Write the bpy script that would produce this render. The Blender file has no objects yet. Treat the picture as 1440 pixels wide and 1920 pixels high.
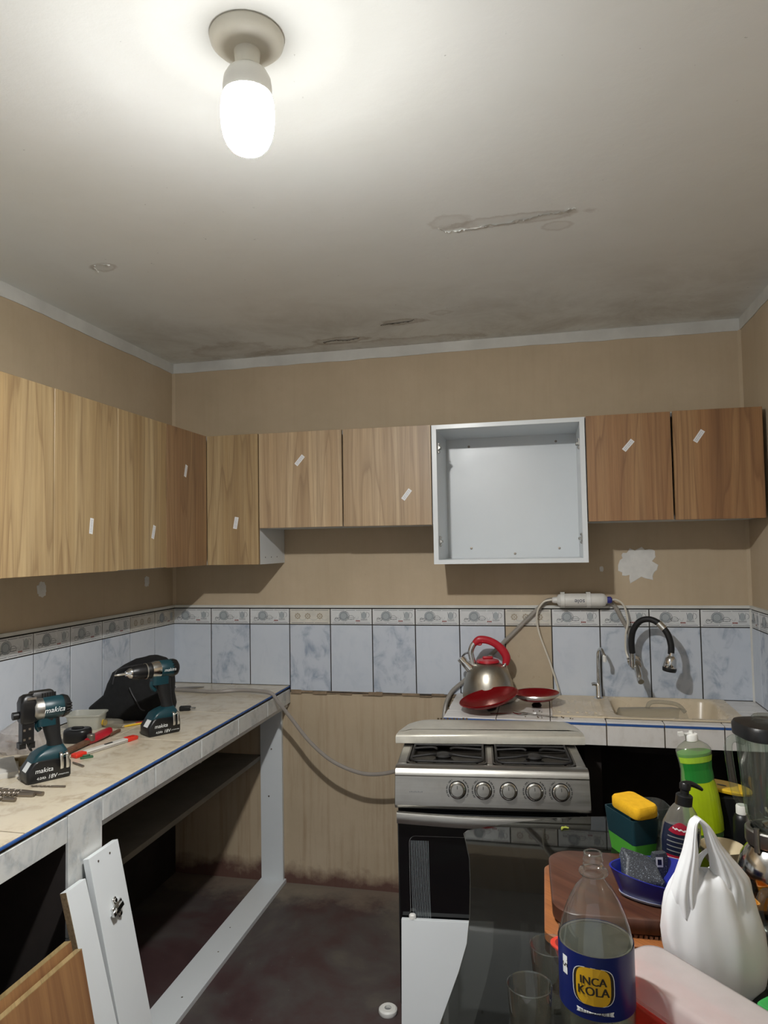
import bpy, bmesh, math, random
from mathutils import Matrix, Vector, noise
random.seed(7)
PI = math.pi
sc = bpy.context.scene
COL = sc.collection

# ------------------------------------------------------------------ camera, world, exposure
cam_d = bpy.data.cameras.new('camera')
cam = bpy.data.objects.new('camera', cam_d)
COL.objects.link(cam)
cam_d.sensor_fit = 'VERTICAL'
cam_d.sensor_height = 36.0
cam_d.lens = 24.8266
cam_d.clip_start = 0.02
cam.matrix_world = Matrix(((0.97534763, 0.02800231, 0.2188901, 1.79680723),
                           (0.21995596, -0.04341132, -0.9745434, -3.2063366),
                           (-0.01778716, 0.99866477, -0.04850041, 1.56789336),
                           (0, 0, 0, 1)))
sc.camera = cam
w = bpy.data.worlds.new('world')
w.use_nodes = True
w.node_tree.nodes['Background'].inputs[0].default_value = (0.95, 0.97, 1.0, 1)
w.node_tree.nodes['Background'].inputs[1].default_value = 0.42     # added even fill light, entering by the open side behind the camera
sc.world = w
sc.view_settings.view_transform = 'Standard'
sc.view_settings.look = 'None'
sc.view_settings.gamma = 1.0
sc.view_settings.use_curve_mapping = False
sc.view_settings.exposure = 0.42
BULB_STRENGTH = 2750.0              # the one lamp of the room
BULB_SIDE = 0.012
BULB_COLOR = (1.0, 0.99, 0.962, 1)

W, H, YB = 2.6325, 2.504, -4.2     # room width, height, far end behind the camera
T = 0.2025                         # wall tile pitch
ZR, ZL, ZT = 0.903, 0.916, 0.77    # right counter, left counter, glass table top
ZM, ZB = 1.205, 1.280              # top of the big wall tiles, top of the border tiles
YAW = 0.2209                       # things on the table lie roughly square to this


# ------------------------------------------------------------------ materials
def lin(h):
    h = h.lstrip('#')
    r = []
    for i in (0, 2, 4):
        c = int(h[i:i + 2], 16) / 255
        r.append(c / 12.92 if c <= 0.04045 else ((c + 0.055) / 1.055) ** 2.4)
    return (r[0], r[1], r[2], 1)


class NT:
    def __init__(s, name):
        s.m = bpy.data.materials.new(name)
        s.m.use_nodes = True
        s.t = s.m.node_tree
        s.p = s.t.nodes['Principled BSDF']
        s.out = s.t.nodes['Material Output']

    def n(s, kind, **kw):
        nd = s.t.nodes.new(kind)
        for k, v in kw.items():
            if k.startswith('i_'):
                nd.inputs[k[2:].replace('_', ' ')].default_value = v
            else:
                setattr(nd, k, v)
        return nd

    def l(s, a, b):
        s.t.links.new(a, b)

    def coord(s, scale=(1, 1, 1), kind='Object', rnd=0.0):
        tc = s.n('ShaderNodeTexCoord')
        mp = s.n('ShaderNodeMapping')
        mp.inputs['Scale'].default_value = scale
        s.l(tc.outputs[kind], mp.inputs['Vector'])
        if rnd:
            oi = s.n('ShaderNodeObjectInfo')
            mu = s.n('ShaderNodeMath', operation='MULTIPLY')
            mu.inputs[1].default_value = rnd
            s.l(oi.outputs['Random'], mu.inputs[0])
            cx = s.n('ShaderNodeCombineXYZ')
            for a in 'XYZ':
                s.l(mu.outputs[0], cx.inputs[a])
            s.l(cx.outputs[0], mp.inputs['Location'])
        return mp.outputs[0]

    def noise(s, vec, scale, detail=4, rough=0.55, dist=0.0):
        nd = s.n('ShaderNodeTexNoise')
        nd.inputs['Scale'].default_value = scale
        nd.inputs['Detail'].default_value = detail
        nd.inputs['Roughness'].default_value = rough
        nd.inputs['Distortion'].default_value = dist
        s.l(vec, nd.inputs['Vector'])
        return nd.outputs['Fac']

    def ramp(s, fac, stops):
        r = s.n('ShaderNodeValToRGB')
        e = r.color_ramp.elements
        while len(e) < len(stops):
            e.new(0.5)
        for i, (p, c) in enumerate(stops):
            e[i].position = p
            e[i].color = lin(c) if isinstance(c, str) else (c, c, c, 1)
        s.l(fac, r.inputs[0])
        return r.outputs[0]

    def mix(s, fac, a, b, mode='MIX'):
        m = s.n('ShaderNodeMix', data_type='RGBA', blend_type=mode)
        for v, i in ((fac, 0), (a, 6), (b, 7)):
            if isinstance(v, str):
                m.inputs[i].default_value = lin(v)
            elif isinstance(v, (int, float, tuple)):
                m.inputs[i].default_value = v
            else:
                s.l(v, m.inputs[i])
        return m.outputs[2]

    def math(s, op, a, b=0.5, c=None):
        m = s.n('ShaderNodeMath', operation=op)
        for v, i in ((a, 0), (b, 1), (c, 2)):
            if v is None:
                continue
            if isinstance(v, (int, float)):
                m.inputs[i].default_value = v
            else:
                s.l(v, m.inputs[i])
        return m.outputs[0]

    def schlick(s, f0=0.04, top=1.0):
        """reflectance that is the same from both sides of a thin wall"""
        lw = s.n('ShaderNodeLayerWeight')
        lw.inputs[0].default_value = 0.5
        return s.math('MULTIPLY_ADD', s.math('POWER', lw.outputs['Facing'], 5.0), top - f0, f0)

    def bump(s, h, strength=0.2, dist=0.002):
        b = s.n('ShaderNodeBump')
        b.inputs['Strength'].default_value = strength
        b.inputs['Distance'].default_value = dist
        s.l(h, b.inputs['Height'])
        s.l(b.outputs[0], s.p.inputs['Normal'])

    def fin(s, col=None, rough=0.5, metal=0.0, spec=0.5, coat=0.0):
        if col is not None:
            if isinstance(col, str):
                s.p.inputs['Base Color'].default_value = lin(col)
            else:
                s.l(col, s.p.inputs['Base Color'])
        if isinstance(rough, (int, float)):
            s.p.inputs['Roughness'].default_value = rough
        else:
            s.l(rough, s.p.inputs['Roughness'])
        s.p.inputs['Metallic'].default_value = metal
        s.p.inputs['Specular IOR Level'].default_value = spec
        s.p.inputs['Coat Weight'].default_value = coat
        return s.m


def plain(name, c, rough=0.5, metal=0.0, var=0.12, scale=14, bump=0.0, spec=0.5, coat=0.0, rnd=7.0):
    """a surface of one colour with slight uneven tone and gloss"""
    s = NT(name)
    v = s.coord(rnd=rnd)
    f = s.noise(v, scale, 5, 0.6)
    d = s.ramp(f, [(0.3, 1.0 - var), (0.7, 1.0)])
    col = s.mix(1.0, c, d, 'MULTIPLY')
    r = s.ramp(f, [(0.25, min(1, rough + 0.06)), (0.75, max(0.02, rough - 0.05))])
    if bump:
        s.bump(s.noise(v, scale * 6, 4), bump, 0.002)
    return s.fin(col, r, metal, spec, coat)


def glassy(name, tint=(0.95, 0.96, 0.95), rough=0.02, refl=1.45, haze=0.0, hazecol='#ffffff'):
    """thin clear wall: tinted see-through with a fresnel reflection, a little haze"""
    s = NT(name)
    tr = s.n('ShaderNodeBsdfTransparent')
    v = s.coord(rnd=5)
    f = s.noise(v, 9, 3)
    edge = s.n('ShaderNodeLayerWeight')
    edge.inputs[0].default_value = 0.5
    ek = s.math('MULTIPLY', s.math('POWER', edge.outputs['Facing'], 3.0), 0.55)
    tcol = s.mix(s.ramp(f, [(0.3, 0.0), (0.8, 1.0)]), (*tint, 1), (*[t * 0.94 for t in tint], 1))
    tcol = s.mix(ek, tcol, (0.16, 0.18, 0.17, 1))
    s.l(tcol, tr.inputs[0])
    gl = s.n('ShaderNodeBsdfGlossy')
    gl.inputs['Roughness'].default_value = rough
    fr = s.schlick(((refl - 1) / (refl + 1)) ** 2, 0.8)
    base = tr.outputs[0]
    if haze:
        df = s.n('ShaderNodeBsdfDiffuse')
        df.inputs[0].default_value = lin(hazecol)
        tl = s.n('ShaderNodeBsdfTranslucent')
        tl.inputs[0].default_value = lin(hazecol)
        dm = s.n('ShaderNodeMixShader')
        s.l(df.outputs[0], dm.inputs[1])
        s.l(tl.outputs[0], dm.inputs[2])
        dm.inputs[0].default_value = 0.45
        hm = s.n('ShaderNodeMixShader')
        hm.inputs[0].default_value = haze
        s.l(base, hm.inputs[1])
        s.l(dm.outputs[0], hm.inputs[2])
        base = hm.outputs[0]
    mx = s.n('ShaderNodeMixShader')
    s.l(fr, mx.inputs[0])
    s.l(base, mx.inputs[1])
    s.l(gl.outputs[0], mx.inputs[2])
    s.l(mx.outputs[0], s.out.inputs[0])
    return s.m


def wood(name, light, mid, dark, zs=0.42, us=7.5, rings=11.0, fib=0.5, rough=0.42):
    """flat-sawn veneer: contour lines of a stretched noise give the cathedral figure"""
    s = NT(name)
    tc = s.n('ShaderNodeTexCoord')
    sp = s.n('ShaderNodeSeparateXYZ')
    s.l(tc.outputs['Object'], sp.inputs[0])
    oi = s.n('ShaderNodeObjectInfo')
    u = s.math('ADD', sp.outputs[0], sp.outputs[1])
    off = s.math('MULTIPLY', oi.outputs['Random'], 37.0)

    def vec(su, sz):
        c = s.n('ShaderNodeCombineXYZ')
        s.l(s.math('ADD', s.math('MULTIPLY', u, su), off), c.inputs[0])
        s.l(s.math('ADD', s.math('MULTIPLY', sp.outputs[2], sz), off), c.inputs[1])
        s.l(off, c.inputs[2])
        return c.outputs[0]
    big = s.noise(vec(us, zs), 1.0, 2.5, 0.45)
    ring = s.math('FRACT', s.math('MULTIPLY', big, rings))
    line = s.ramp(ring, [(0.0, 1.0), (0.16, 0.35), (0.55, 0.0), (0.93, 0.15), (1.0, 1.0)])
    band = s.noise(vec(us * 1.6, zs * 0.25), 1.0, 3, 0.6)
    fibre = s.noise(vec(230, 5), 1.0, 4, 0.7)
    c = s.mix(s.ramp(band, [(0.34, 0.0), (0.62, 1.0)]), light, mid)
    c = s.mix(s.ramp(s.noise(vec(us * 2.7, zs * 0.2), 1.0, 2, 0.5), [(0.52, 0.0), (0.72, 0.4)]), c, dark)
    pores = s.noise(vec(60, 0.6), 1.0, 3, 0.6)
    c = s.mix(s.math('MULTIPLY', s.ramp(pores, [(0.42, 0.0), (0.72, 1.0)]), 0.45), c, dark)
    c = s.mix(s.math('MULTIPLY', line, 0.58), c, dark)
    c = s.mix(s.math('MULTIPLY', s.ramp(fibre, [(0.45, 0.0), (0.75, 1.0)]), fib), c, dark)
    s.bump(fibre, 0.05, 0.0006)
    return s.fin(c, rough)


def m_wall():
    s = NT('painted_plaster')
    v = s.coord()
    vs = s.coord((34, 34, 1.6))
    f = s.noise(v, 2.2, 6, 0.65)
    c = s.ramp(f, [(0.3, '#ae9e85'), (0.55, '#b6a58c'), (0.75, '#beae96')])
    st = s.noise(vs, 1.0, 5, 0.7)
    tc = s.n('ShaderNodeTexCoord')
    sp = s.n('ShaderNodeSeparateXYZ')
    s.l(tc.outputs['Object'], sp.inputs[0])
    low = s.n('ShaderNodeMapRange')
    low.inputs[1].default_value = 1.2
    low.inputs[2].default_value = 0.6
    s.l(sp.outputs[2], low.inputs[0])
    streak = s.math('MULTIPLY', s.ramp(st, [(0.48, 0.0), (0.75, 1.0)]), s.math('MULTIPLY_ADD', low.outputs[0], 0.34, 0.06))
    c = s.mix(streak, c, '#7d5a36')
    grime = s.noise(v, 70, 3, 0.7)
    c = s.mix(s.math('MULTIPLY', s.ramp(grime, [(0.70, 0.0), (0.78, 1.0)]), 0.35), c, '#4a3a2a')
    # worn dark red paint along the foot of the wall
    n2 = s.noise(v, 7, 5, 0.6)
    hgt = s.math('ADD', sp.outputs[2], s.math('MULTIPLY', s.math('SUBTRACT', n2, 0.5), -0.22))
    red = s.ramp(hgt, [(0.03, 1.0), (0.10, 0.0)])
    c = s.mix(s.math('MULTIPLY', red, 0.85), c, '#4a2226')
    s.bump(s.noise(v, 38, 5, 0.6), 0.22, 0.003)
    return s.fin(c, 0.62, spec=0.3)


def m_ceiling():
    s = NT('ceiling_paint')
    v = s.coord()
    f = s.noise(v, 1.1, 6, 0.6)
    c = s.ramp(f, [(0.3, '#dfe1dd'), (0.6, '#e5e7e5'), (0.8, '#eaedec')])
    damp = s.noise(v, 3.1, 7, 0.7, 0.4)
    tc = s.n('ShaderNodeTexCoord')
    sp = s.n('ShaderNodeSeparateXYZ')
    s.l(tc.outputs['Object'], sp.inputs[0])
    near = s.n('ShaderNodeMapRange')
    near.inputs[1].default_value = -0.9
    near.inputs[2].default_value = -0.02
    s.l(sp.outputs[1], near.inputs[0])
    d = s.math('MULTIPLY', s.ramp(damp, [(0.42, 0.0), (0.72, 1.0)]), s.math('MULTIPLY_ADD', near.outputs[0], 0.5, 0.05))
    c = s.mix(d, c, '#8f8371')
    # old damp rings: a paler middle with a brown tide line
    wob = s.noise(v, 11, 5, 0.65)
    for cx, cy, rx, ry, k in ((1.74, -1.172, 0.20, 0.035, 0.32), (1.56, -1.20, 0.06, 0.05, 0.22), (1.86, -1.10, 0.045, 0.03, 0.25), (0.94, -0.16, 0.13, 0.05, 0.45),
                              (1.25, -0.345, 0.10, 0.04, 0.45), (0.41, -1.175, 0.05, 0.035, 0.35), (1.42, -0.42, 0.05, 0.03, 0.25), (0.40, -0.14, 0.20, 0.12, 0.25), (1.0, -0.06, 0.55, 0.07, 0.35)):
        mp = s.n('ShaderNodeMapping')
        mp.inputs['Location'].default_value = (-cx / rx, -cy / ry, -H)
        mp.inputs['Scale'].default_value = (1 / rx, 1 / ry, 1)
        s.l(tc.outputs['Object'], mp.inputs['Vector'])
        ln = s.n('ShaderNodeVectorMath', operation='LENGTH')
        s.l(mp.outputs[0], ln.inputs[0])
        dd = s.math('ADD', ln.outputs['Value'], s.math('MULTIPLY', s.math('SUBTRACT', wob, 0.5), 1.6))
        s_m = s.ramp(s.math('MULTIPLY', dd, 0.5), [(0.0, 0.45), (0.30, 0.35), (0.45, 1.0), (0.56, 0.0)])
        c = s.mix(s.math('MULTIPLY', s_m, k), c, '#86725a')
    # scattered mould specks
    sp2 = s.noise(v, 55, 2, 0.5)
    c = s.mix(s.math('MULTIPLY', s.ramp(sp2, [(0.76, 0.0), (0.8, 1.0)]), 0.4), c, '#4b443a')
    s.bump(s.noise(v, 30, 6, 0.65), 0.25, 0.003)
    return s.fin(c, 0.7, spec=0.25)


def m_floor():
    s = NT('polished_concrete')
    v = s.coord()
    f = s.noise(v, 2.3, 7, 0.65, 0.3)
    c = s.ramp(f, [(0.3, '#34282a'), (0.45, '#443233'), (0.56, '#4a4443'), (0.70, '#5d574f')])
    tc = s.n('ShaderNodeTexCoord')
    sp = s.n('ShaderNodeSeparateXYZ')
    s.l(tc.outputs['Object'], sp.inputs[0])
    # dust and rubble swept to the wall
    n2 = s.noise(v, 9, 5, 0.7)
    e = s.math('ADD', sp.outputs[1], s.math('MULTIPLY', s.math('SUBTRACT', n2, 0.5), 0.35))
    dust = s.ramp(s.math('ADD', e, 0.3), [(0.10, 0.0), (0.26, 1.0)])
    c = s.mix(s.math('MULTIPLY', dust, 0.55), c, '#8f8474')
    spk = s.noise(v, 120, 2, 0.5)
    c = s.mix(s.ramp(spk, [(0.77, 0.0), (0.79, 1.0)]), c, '#9b958c')
    s.bump(s.noise(v, 45, 5), 0.15, 0.002)
    return s.fin(c, s.ramp(f, [(0.3, 0.38), (0.7, 0.6)]), spec=0.4)


def m_marble(name, base, vein, amount, dirt=0.0):
    s = NT(name)
    v = s.coord(rnd=23.0)
    v2 = s.coord((1.5, 1.5, 0.8), rnd=11.0)
    v2.node.inputs['Rotation'].default_value = (0.0, 0.65, 0.65)
    f = s.noise(v2, 7, 4, 0.55, 0.7)
    veins = s.math('SUBTRACT', 1.0, s.math('MULTIPLY', s.math('ABSOLUTE', s.math('SUBTRACT', f, 0.5)), 9.0))
    cloud = s.noise(v, 13, 5, 0.6, 0.5)
    k = s.math('MULTIPLY', s.ramp(veins, [(0.2, 0.0), (1.0, 1.0)]), s.ramp(cloud, [(0.42, 0.0), (0.66, 1.0)]))
    c = s.mix(s.math('MULTIPLY', k, amount), base, vein)
    c = s.mix(s.math('MULTIPLY', s.ramp(cloud, [(0.45, 0.0), (0.75, 1.0)]), amount * 0.15), c, vein)
    if dirt:
        g = s.noise(v, 26, 6, 0.7)
        c = s.mix(s.math('MULTIPLY', s.ramp(g, [(0.52, 0.0), (0.75, 1.0)]), dirt), c, '#8d7b60')
    return s.fin(c, 0.2, spec=0.5)


def m_steel(name, c='#b9b7b0', rough=0.3, stretch=(1, 60, 60), dirt=0.25, metal=1.0):
    s = NT(name)
    v = s.coord(stretch, rnd=3.0)
    f = s.noise(v, 5, 4, 0.6)
    g = s.noise(s.coord(rnd=2.0), 16, 5, 0.65)
    col = s.mix(s.math('MULTIPLY', s.ramp(g, [(0.45, 0.0), (0.75, 1.0)]), dirt), c, '#6d6659')
    col = s.mix(s.math('MULTIPLY', f, 0.12), col, '#ffffff')
    r = s.math('ADD', s.ramp(f, [(0.3, rough - 0.05), (0.7, rough + 0.07)]), s.math('MULTIPLY', g, 0.10))
    return s.fin(col, r, metal)


def m_table_glass():
    """smoked table glass, lightly dusty"""
    s = NT('smoked_glass')
    tr = s.n('ShaderNodeBsdfTransparent')
    tr.inputs[0].default_value = (0.22, 0.222, 0.212, 1)
    gl = s.n('ShaderNodeBsdfGlossy')
    gl.inputs['Roughness'].default_value = 0.03
    gl.inputs['Color'].default_value = (0.85, 0.87, 0.85, 1)
    fr = s.schlick(0.045)
    df = s.n('ShaderNodeBsdfDiffuse')
    df.inputs[0].default_value = lin('#6a6a66')
    f = s.noise(s.coord(), 60, 5, 0.7)
    hm = s.n('ShaderNodeMixShader')
    s.l(s.ramp(f, [(0.35, 0.02), (0.75, 0.055)]), hm.inputs[0])
    s.l(tr.outputs[0], hm.inputs[1])
    s.l(df.outputs[0], hm.inputs[2])
    mx = s.n('ShaderNodeMixShader')
    s.l(fr, mx.inputs[0])
    s.l(hm.outputs[0], mx.inputs[1])
    s.l(gl.outputs[0], mx.inputs[2])
    s.l(mx.outputs[0], s.out.inputs[0])
    return s.m


def m_emit(name, col, strength, side):
    """LED bulb diffuser: the board inside faces down, so the dome shines strongest downwards"""
    s = NT(name)
    s.p.inputs['Base Color'].default_value = (0.9, 0.9, 0.88, 1)
    s.p.inputs['Emission Color'].default_value = col
    g = s.n('ShaderNodeNewGeometry')
    sp = s.n('ShaderNodeSeparateXYZ')
    s.l(g.outputs['True Normal'], sp.inputs[0])
    down = s.n('ShaderNodeMapRange')
    down.inputs[1].default_value = -0.37
    down.inputs[2].default_value = -0.98
    down.inputs[3].default_value = side * strength
    down.inputs[4].default_value = strength
    s.l(sp.outputs[2], down.inputs[0])
    s.l(down.outputs[0], s.p.inputs['Emission Strength'])
    return s.m


def m_sheer(name, c, trans=0.25, haze=0.5, rough=0.35, scale=18):
    """thin milky plastic film: diffuse and translucent with some straight see-through"""
    s = NT(name)
    df = s.n('ShaderNodeBsdfDiffuse')
    df.inputs[0].default_value = lin(c)
    tl = s.n('ShaderNodeBsdfTranslucent')
    tl.inputs[0].default_value = lin(c)
    tr = s.n('ShaderNodeBsdfTransparent')
    gl = s.n('ShaderNodeBsdfGlossy')
    gl.inputs['Roughness'].default_value = rough
    a = s.n('ShaderNodeMixShader')
    a.inputs[0].default_value = haze
    s.l(df.outputs[0], a.inputs[1])
    s.l(tl.outputs[0], a.inputs[2])
    b = s.n('ShaderNodeMixShader')
    f = s.noise(s.coord(rnd=4), scale, 4)
    s.l(s.math('MULTIPLY', s.ramp(f, [(0.3, 0.7), (0.7, 1.0)]), trans), b.inputs[0])
    s.l(a.outputs[0], b.inputs[1])
    s.l(tr.outputs[0], b.inputs[2])
    d = s.n('ShaderNodeMixShader')
    fr = s.schlick(0.03, 0.5)
    s.l(fr, d.inputs[0])
    s.l(b.outputs[0], d.inputs[1])
    s.l(gl.outputs[0], d.inputs[2])
    s.l(d.outputs[0], s.out.inputs[0])
    return s.m


def m_sticker():
    """white paper label with two faint lines of tiny blue-grey print"""
    s = NT('paper_label')
    tc = s.n('ShaderNodeTexCoord')
    sp = s.n('ShaderNodeSeparateXYZ')
    s.l(tc.outputs['Object'], sp.inputs[0])
    a = s.math('ABSOLUTE', s.math('SUBTRACT', s.math('ABSOLUTE', sp.outputs[0]), 0.0028))
    row = s.math('LESS_THAN', a, 0.0011)
    ends = s.math('LESS_THAN', s.math('ABSOLUTE', sp.outputs[2]), 0.021)
    v = s.coord((300, 300, 900))
    ink = s.math('GREATER_THAN', s.noise(v, 1.0, 2), 0.48)
    k = s.math('MULTIPLY', s.math('MULTIPLY', row, ends), ink)
    c = s.mix(s.math('MULTIPLY', k, 0.7), '#d9dadb', '#66718a')
    return s.fin(c, 0.55)


MAT = {}


def setup_materials():
    g = MAT
    g['wall'] = m_wall()
    g['ceiling'] = m_ceiling()
    g['floor'] = m_floor()
    g['band'] = plain('white_band_paint', '#cfcfca', 0.6, var=0.22, scale=5, bump=0.1)
    g['patch'] = plain('filler_plaster', '#d9d8d4', 0.7, var=0.2, scale=16)
    g['grout'] = plain('dark_grout', '#2e2a26', 0.9, var=0.4, scale=30)
    g['tile'] = m_marble('glazed_tile', '#c3cad4', '#a3b0c0', 0.25)
    g['tile_marble'] = m_marble('glazed_tile_veined', '#c0c7d1', '#8391a6', 0.8)
    g['tile_beige'] = plain('beige_tile', '#b3a48c', 0.3, var=0.1)
    g['border'] = plain('border_tile', '#d3d5d6', 0.25, var=0.08)
    g['border_worn'] = plain('worn_border_tile', '#d2cec4', 0.35, var=0.2, scale=20)
    g['ink'] = plain('border_print', '#4a5258', 0.4)
    g['ink_soft'] = plain('border_print_soft', '#a3aaae', 0.4)
    g['ink_red'] = plain('border_print_red', '#8c4a44', 0.4)
    g['ink_gold'] = plain('border_print_gold', '#a59a86', 0.4)
    g['counter_tile'] = m_marble('counter_tile_worn', '#c3b9a5', '#94866e', 0.5, 0.3)
    g['apron_tile'] = m_marble('apron_tile', '#c6c8c6', '#8b949c', 0.6, 0.3)
    g['white_tile'] = m_marble('white_counter_tile', '#d3d0cc', '#aaa296', 0.3, 0.18)
    g['void_shade'] = plain('painted_dark_shade', '#241c19', 0.95, var=0.4, scale=9)  # near-black colour standing in for the shade under the counters
    g['stain'] = plain('stained_cement', '#96826a', 0.9, var=0.5, scale=22, bump=0.3)
    g['shelf'] = plain('shaded_shelf_board', '#77736b', 0.6, var=0.3, scale=6)  # white shelf board, greyed to paint in the shade under the counter
    g['mortar'] = plain('rough_mortar', '#6f604c', 0.95, var=0.5, scale=40, bump=0.6)
    g['blue'] = plain('blue_edge_strip', '#2b5596', 0.5, var=0.25, scale=40)
    g['melamine'] = plain('white_melamine', '#d4d9dc', 0.32, var=0.04, scale=5)
    g['chipboard'] = plain('raw_chipboard', '#8a7558', 0.9, var=0.5, scale=160, bump=0.5)
    g['wood'] = wood('oak_veneer', '#b7a27c', '#a08760', '#735b40')
    g['wood_dark'] = wood('walnut_tone_veneer', '#ad8a60', '#97704a', '#6b4a30', rings=11)
    g['wood_grey'] = wood('greyed_oak_veneer', '#c1ab8a', '#ad9473', '#7f684f')
    g['wood_red'] = wood('reddish_oak_veneer', '#ab8d68', '#927252', '#694e38')
    g['wood_floor_door'] = wood('orange_veneer', '#9a744c', '#8a6440', '#6b4830', rings=6)
    g['board_dark'] = wood('dark_board', '#5d3b2b', '#4f2f22', '#351e16', us=9, rough=0.35)
    g['board_light'] = wood('light_board', '#a0663a', '#8d562d', '#64391e', us=7, rough=0.35)
    g['sticker'] = m_sticker()
    g['steel'] = m_steel('brushed_steel', '#96948e', 0.33)
    g['steel_top'] = m_steel('worn_steel_lid', '#cfccc0', 0.42, (1, 1, 1), 0.22, 0.55)
    g['kettle'] = m_steel('kettle_steel', '#a8a295', 0.28, (40, 40, 1), 0.12)
    g['chrome'] = m_steel('chrome', '#d2d2d0', 0.1, (1, 1, 1), 0.05)
    g['bit_steel'] = m_steel('dull_bit_steel', '#8a8074', 0.4, (1, 1, 1), 0.5)
    g['enamel'] = plain('black_enamel', '#171717', 0.3, var=0.3)
    g['cast'] = plain('cast_iron', '#1c1b1b', 0.6, var=0.3, scale=30, bump=0.2)
    g['well'] = plain('soiled_well', '#55514b', 0.45, 0.6, var=0.5, scale=22)
    g['oven_glass'] = plain('black_oven_glass', '#060708', 0.06, var=0.2)
    g['stripe'] = plain('printed_stripe', '#8d979c', 0.4)
    g['black'] = plain('black_plastic', '#121315', 0.38, var=0.2)
    g['rubber'] = plain('black_rubber', '#0d0e10', 0.6, var=0.2, scale=30)
    g['cloth'] = plain('black_bag_cloth', '#08090b', 0.9, var=0.4, scale=50, bump=0.5)
    g['cord'] = plain('bag_piping', '#2a2a2d', 0.4)
    g['teal'] = plain('teal_tool_plastic', '#0c363f', 0.38, var=0.15)
    g['teal_bin'] = plain('dark_teal_bin', '#14343d', 0.4, var=0.15)
    g['red'] = plain('red_handle_plastic', '#b11c2c', 0.35)
    g['red_lid'] = plain('red_enamel', '#8a0d14', 0.22, 0.45, var=0.15)
    g['red_tray'] = plain('orange_red_plastic', '#d8321f', 0.35)
    g['orange'] = plain('orange_plastic', '#d98a12', 0.4)
    g['yellow'] = plain('yellow_plastic', '#d8b021', 0.4)
    g['sponge'] = plain('yellow_sponge', '#dfab10', 0.9, var=0.15, scale=60, bump=0.5)
    sc_ = NT('grey_scourer')
    cv = sc_.coord(rnd=3)
    g['scourer'] = sc_.fin(sc_.mix(sc_.ramp(sc_.noise(cv, 420, 2, 0.5), [(0.60, 0.0), (0.68, 1.0)]), '#2a2e35', '#7c8590'), 0.5)
    sc_.bump(sc_.noise(cv, 300, 3), 0.6, 0.002)
    g['white'] = plain('white_plastic', '#dcdcd8', 0.4, var=0.05)
    g['white_print'] = plain('white_print', '#dfe3e3', 0.5, var=0.05)
    g['grey'] = plain('grey_plastic', '#7d7f80', 0.5)
    g['silver_trim'] = m_steel('silver_trim', '#cfcfcb', 0.25, (1, 1, 1), 0.1)
    g['cream'] = plain('cream_sink', '#cfc0a6', 0.28, var=0.16, scale=9)
    g['bowl'] = plain('cream_bowl', '#cbbd9d', 0.3)
    g['hose'] = m_sheer('clear_hose', '#aca6a0', 0.3, 0.3, 0.2)
    g['grey_hose'] = plain('greyed_hose', '#97928a', 0.35, var=0.2)
    g['thin_hose'] = plain('white_tubing', '#d2cdbf', 0.35)
    g['filter'] = plain('filter_housing', '#d8d7d2', 0.35, var=0.12)
    g['purple'] = plain('blue_fitting', '#2b2f86', 0.4)
    g['navy'] = plain('navy_print', '#1c2a4a', 0.5)
    g['lamp_base'] = plain('lampholder_plastic', '#d6d3c6', 0.4, var=0.05)
    g['collar'] = plain('bulb_collar', '#e2e1da', 0.4, var=0.04)
    g['glow'] = m_emit('bulb_glow', BULB_COLOR, BULB_STRENGTH, BULB_SIDE)
    g['smoked'] = m_table_glass()
    g['frost'] = plain('frosted_band', '#5d605d', 0.35, var=0.08, scale=40)
    g['glass'] = glassy('clear_glass', (0.95, 0.96, 0.95), 0.03, 1.75, 0.04, '#cdd6d0')
    g['jar_glass'] = glassy('pressed_glass', (0.9, 0.94, 0.91), 0.04, 1.6, 0.02)
    g['tumbler'] = glassy('tumbler_glass', (0.94, 0.94, 0.91), 0.03, 1.7, 0.025, '#cfcdc0')
    g['drink'] = glassy('pale_drink', (0.94, 0.95, 0.90), 0.05, 1.25, 0.12, '#c3c8b2')
    g['clear_plastic'] = glassy('clear_plastic', (0.86, 0.86, 0.83), 0.15, 1.4, 0.22, '#d8d4c8')
    g['film'] = m_sheer('white_bag_film', '#eceef0', 0.05, 0.25, 0.35, 30)
    g['clear_film'] = m_sheer('clear_bag_film', '#d9d2ce', 0.62, 0.5, 0.2, 40)
    g['frosted_lid'] = m_sheer('frosted_plastic', '#c6c2c0', 0.18, 0.4, 0.14, 30)
    g['tub'] = m_sheer('milky_tub', '#dcdcd2', 0.45, 0.5, 0.3)
    g['label_blue'] = plain('blue_bottle_label', '#12205f', 0.3, var=0.06)
    g['label_yellow'] = plain('yellow_emblem', '#d3a51c', 0.4, var=0.05)
    g['label_dark'] = plain('dark_lettering', '#2c2415', 0.5)
    g['soap_navy'] = plain('soap_label_navy', '#151c33', 0.4)
    g['soap_red'] = plain('soap_label_red', '#9c1531', 0.4)
    g['soap_liquid'] = plain('violet_soap', '#4d4a5a', 0.25)
    g['green_soap'] = plain('green_soap', '#4fae2e', 0.2, var=0.1)
    g['green_label'] = plain('green_label', '#1f7a2c', 0.35)
    g['lime_label'] = plain('lime_label', '#a9c313', 0.35, var=0.2, scale=8)
    g['pale_label'] = plain('pale_lime_label', '#a5cf3c', 0.35)
    g['green'] = plain('green_plastic', '#2f8f45', 0.4)
    g['dark_green'] = plain('dark_green_block', '#2c5a3a', 0.5)
    g['lime_base'] = plain('lime_bin_base', '#4c9b36', 0.35)
    g['tray_blue'] = plain('blue_dish_plastic', '#111f86', 0.3)
    g['tray_rim'] = plain('grey_blue_edge', '#8f93a3', 0.35)
    g['foil'] = plain('crumpled_foil', '#cfd8d9', 0.35, 0.5, var=0.4, scale=60)
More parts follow.
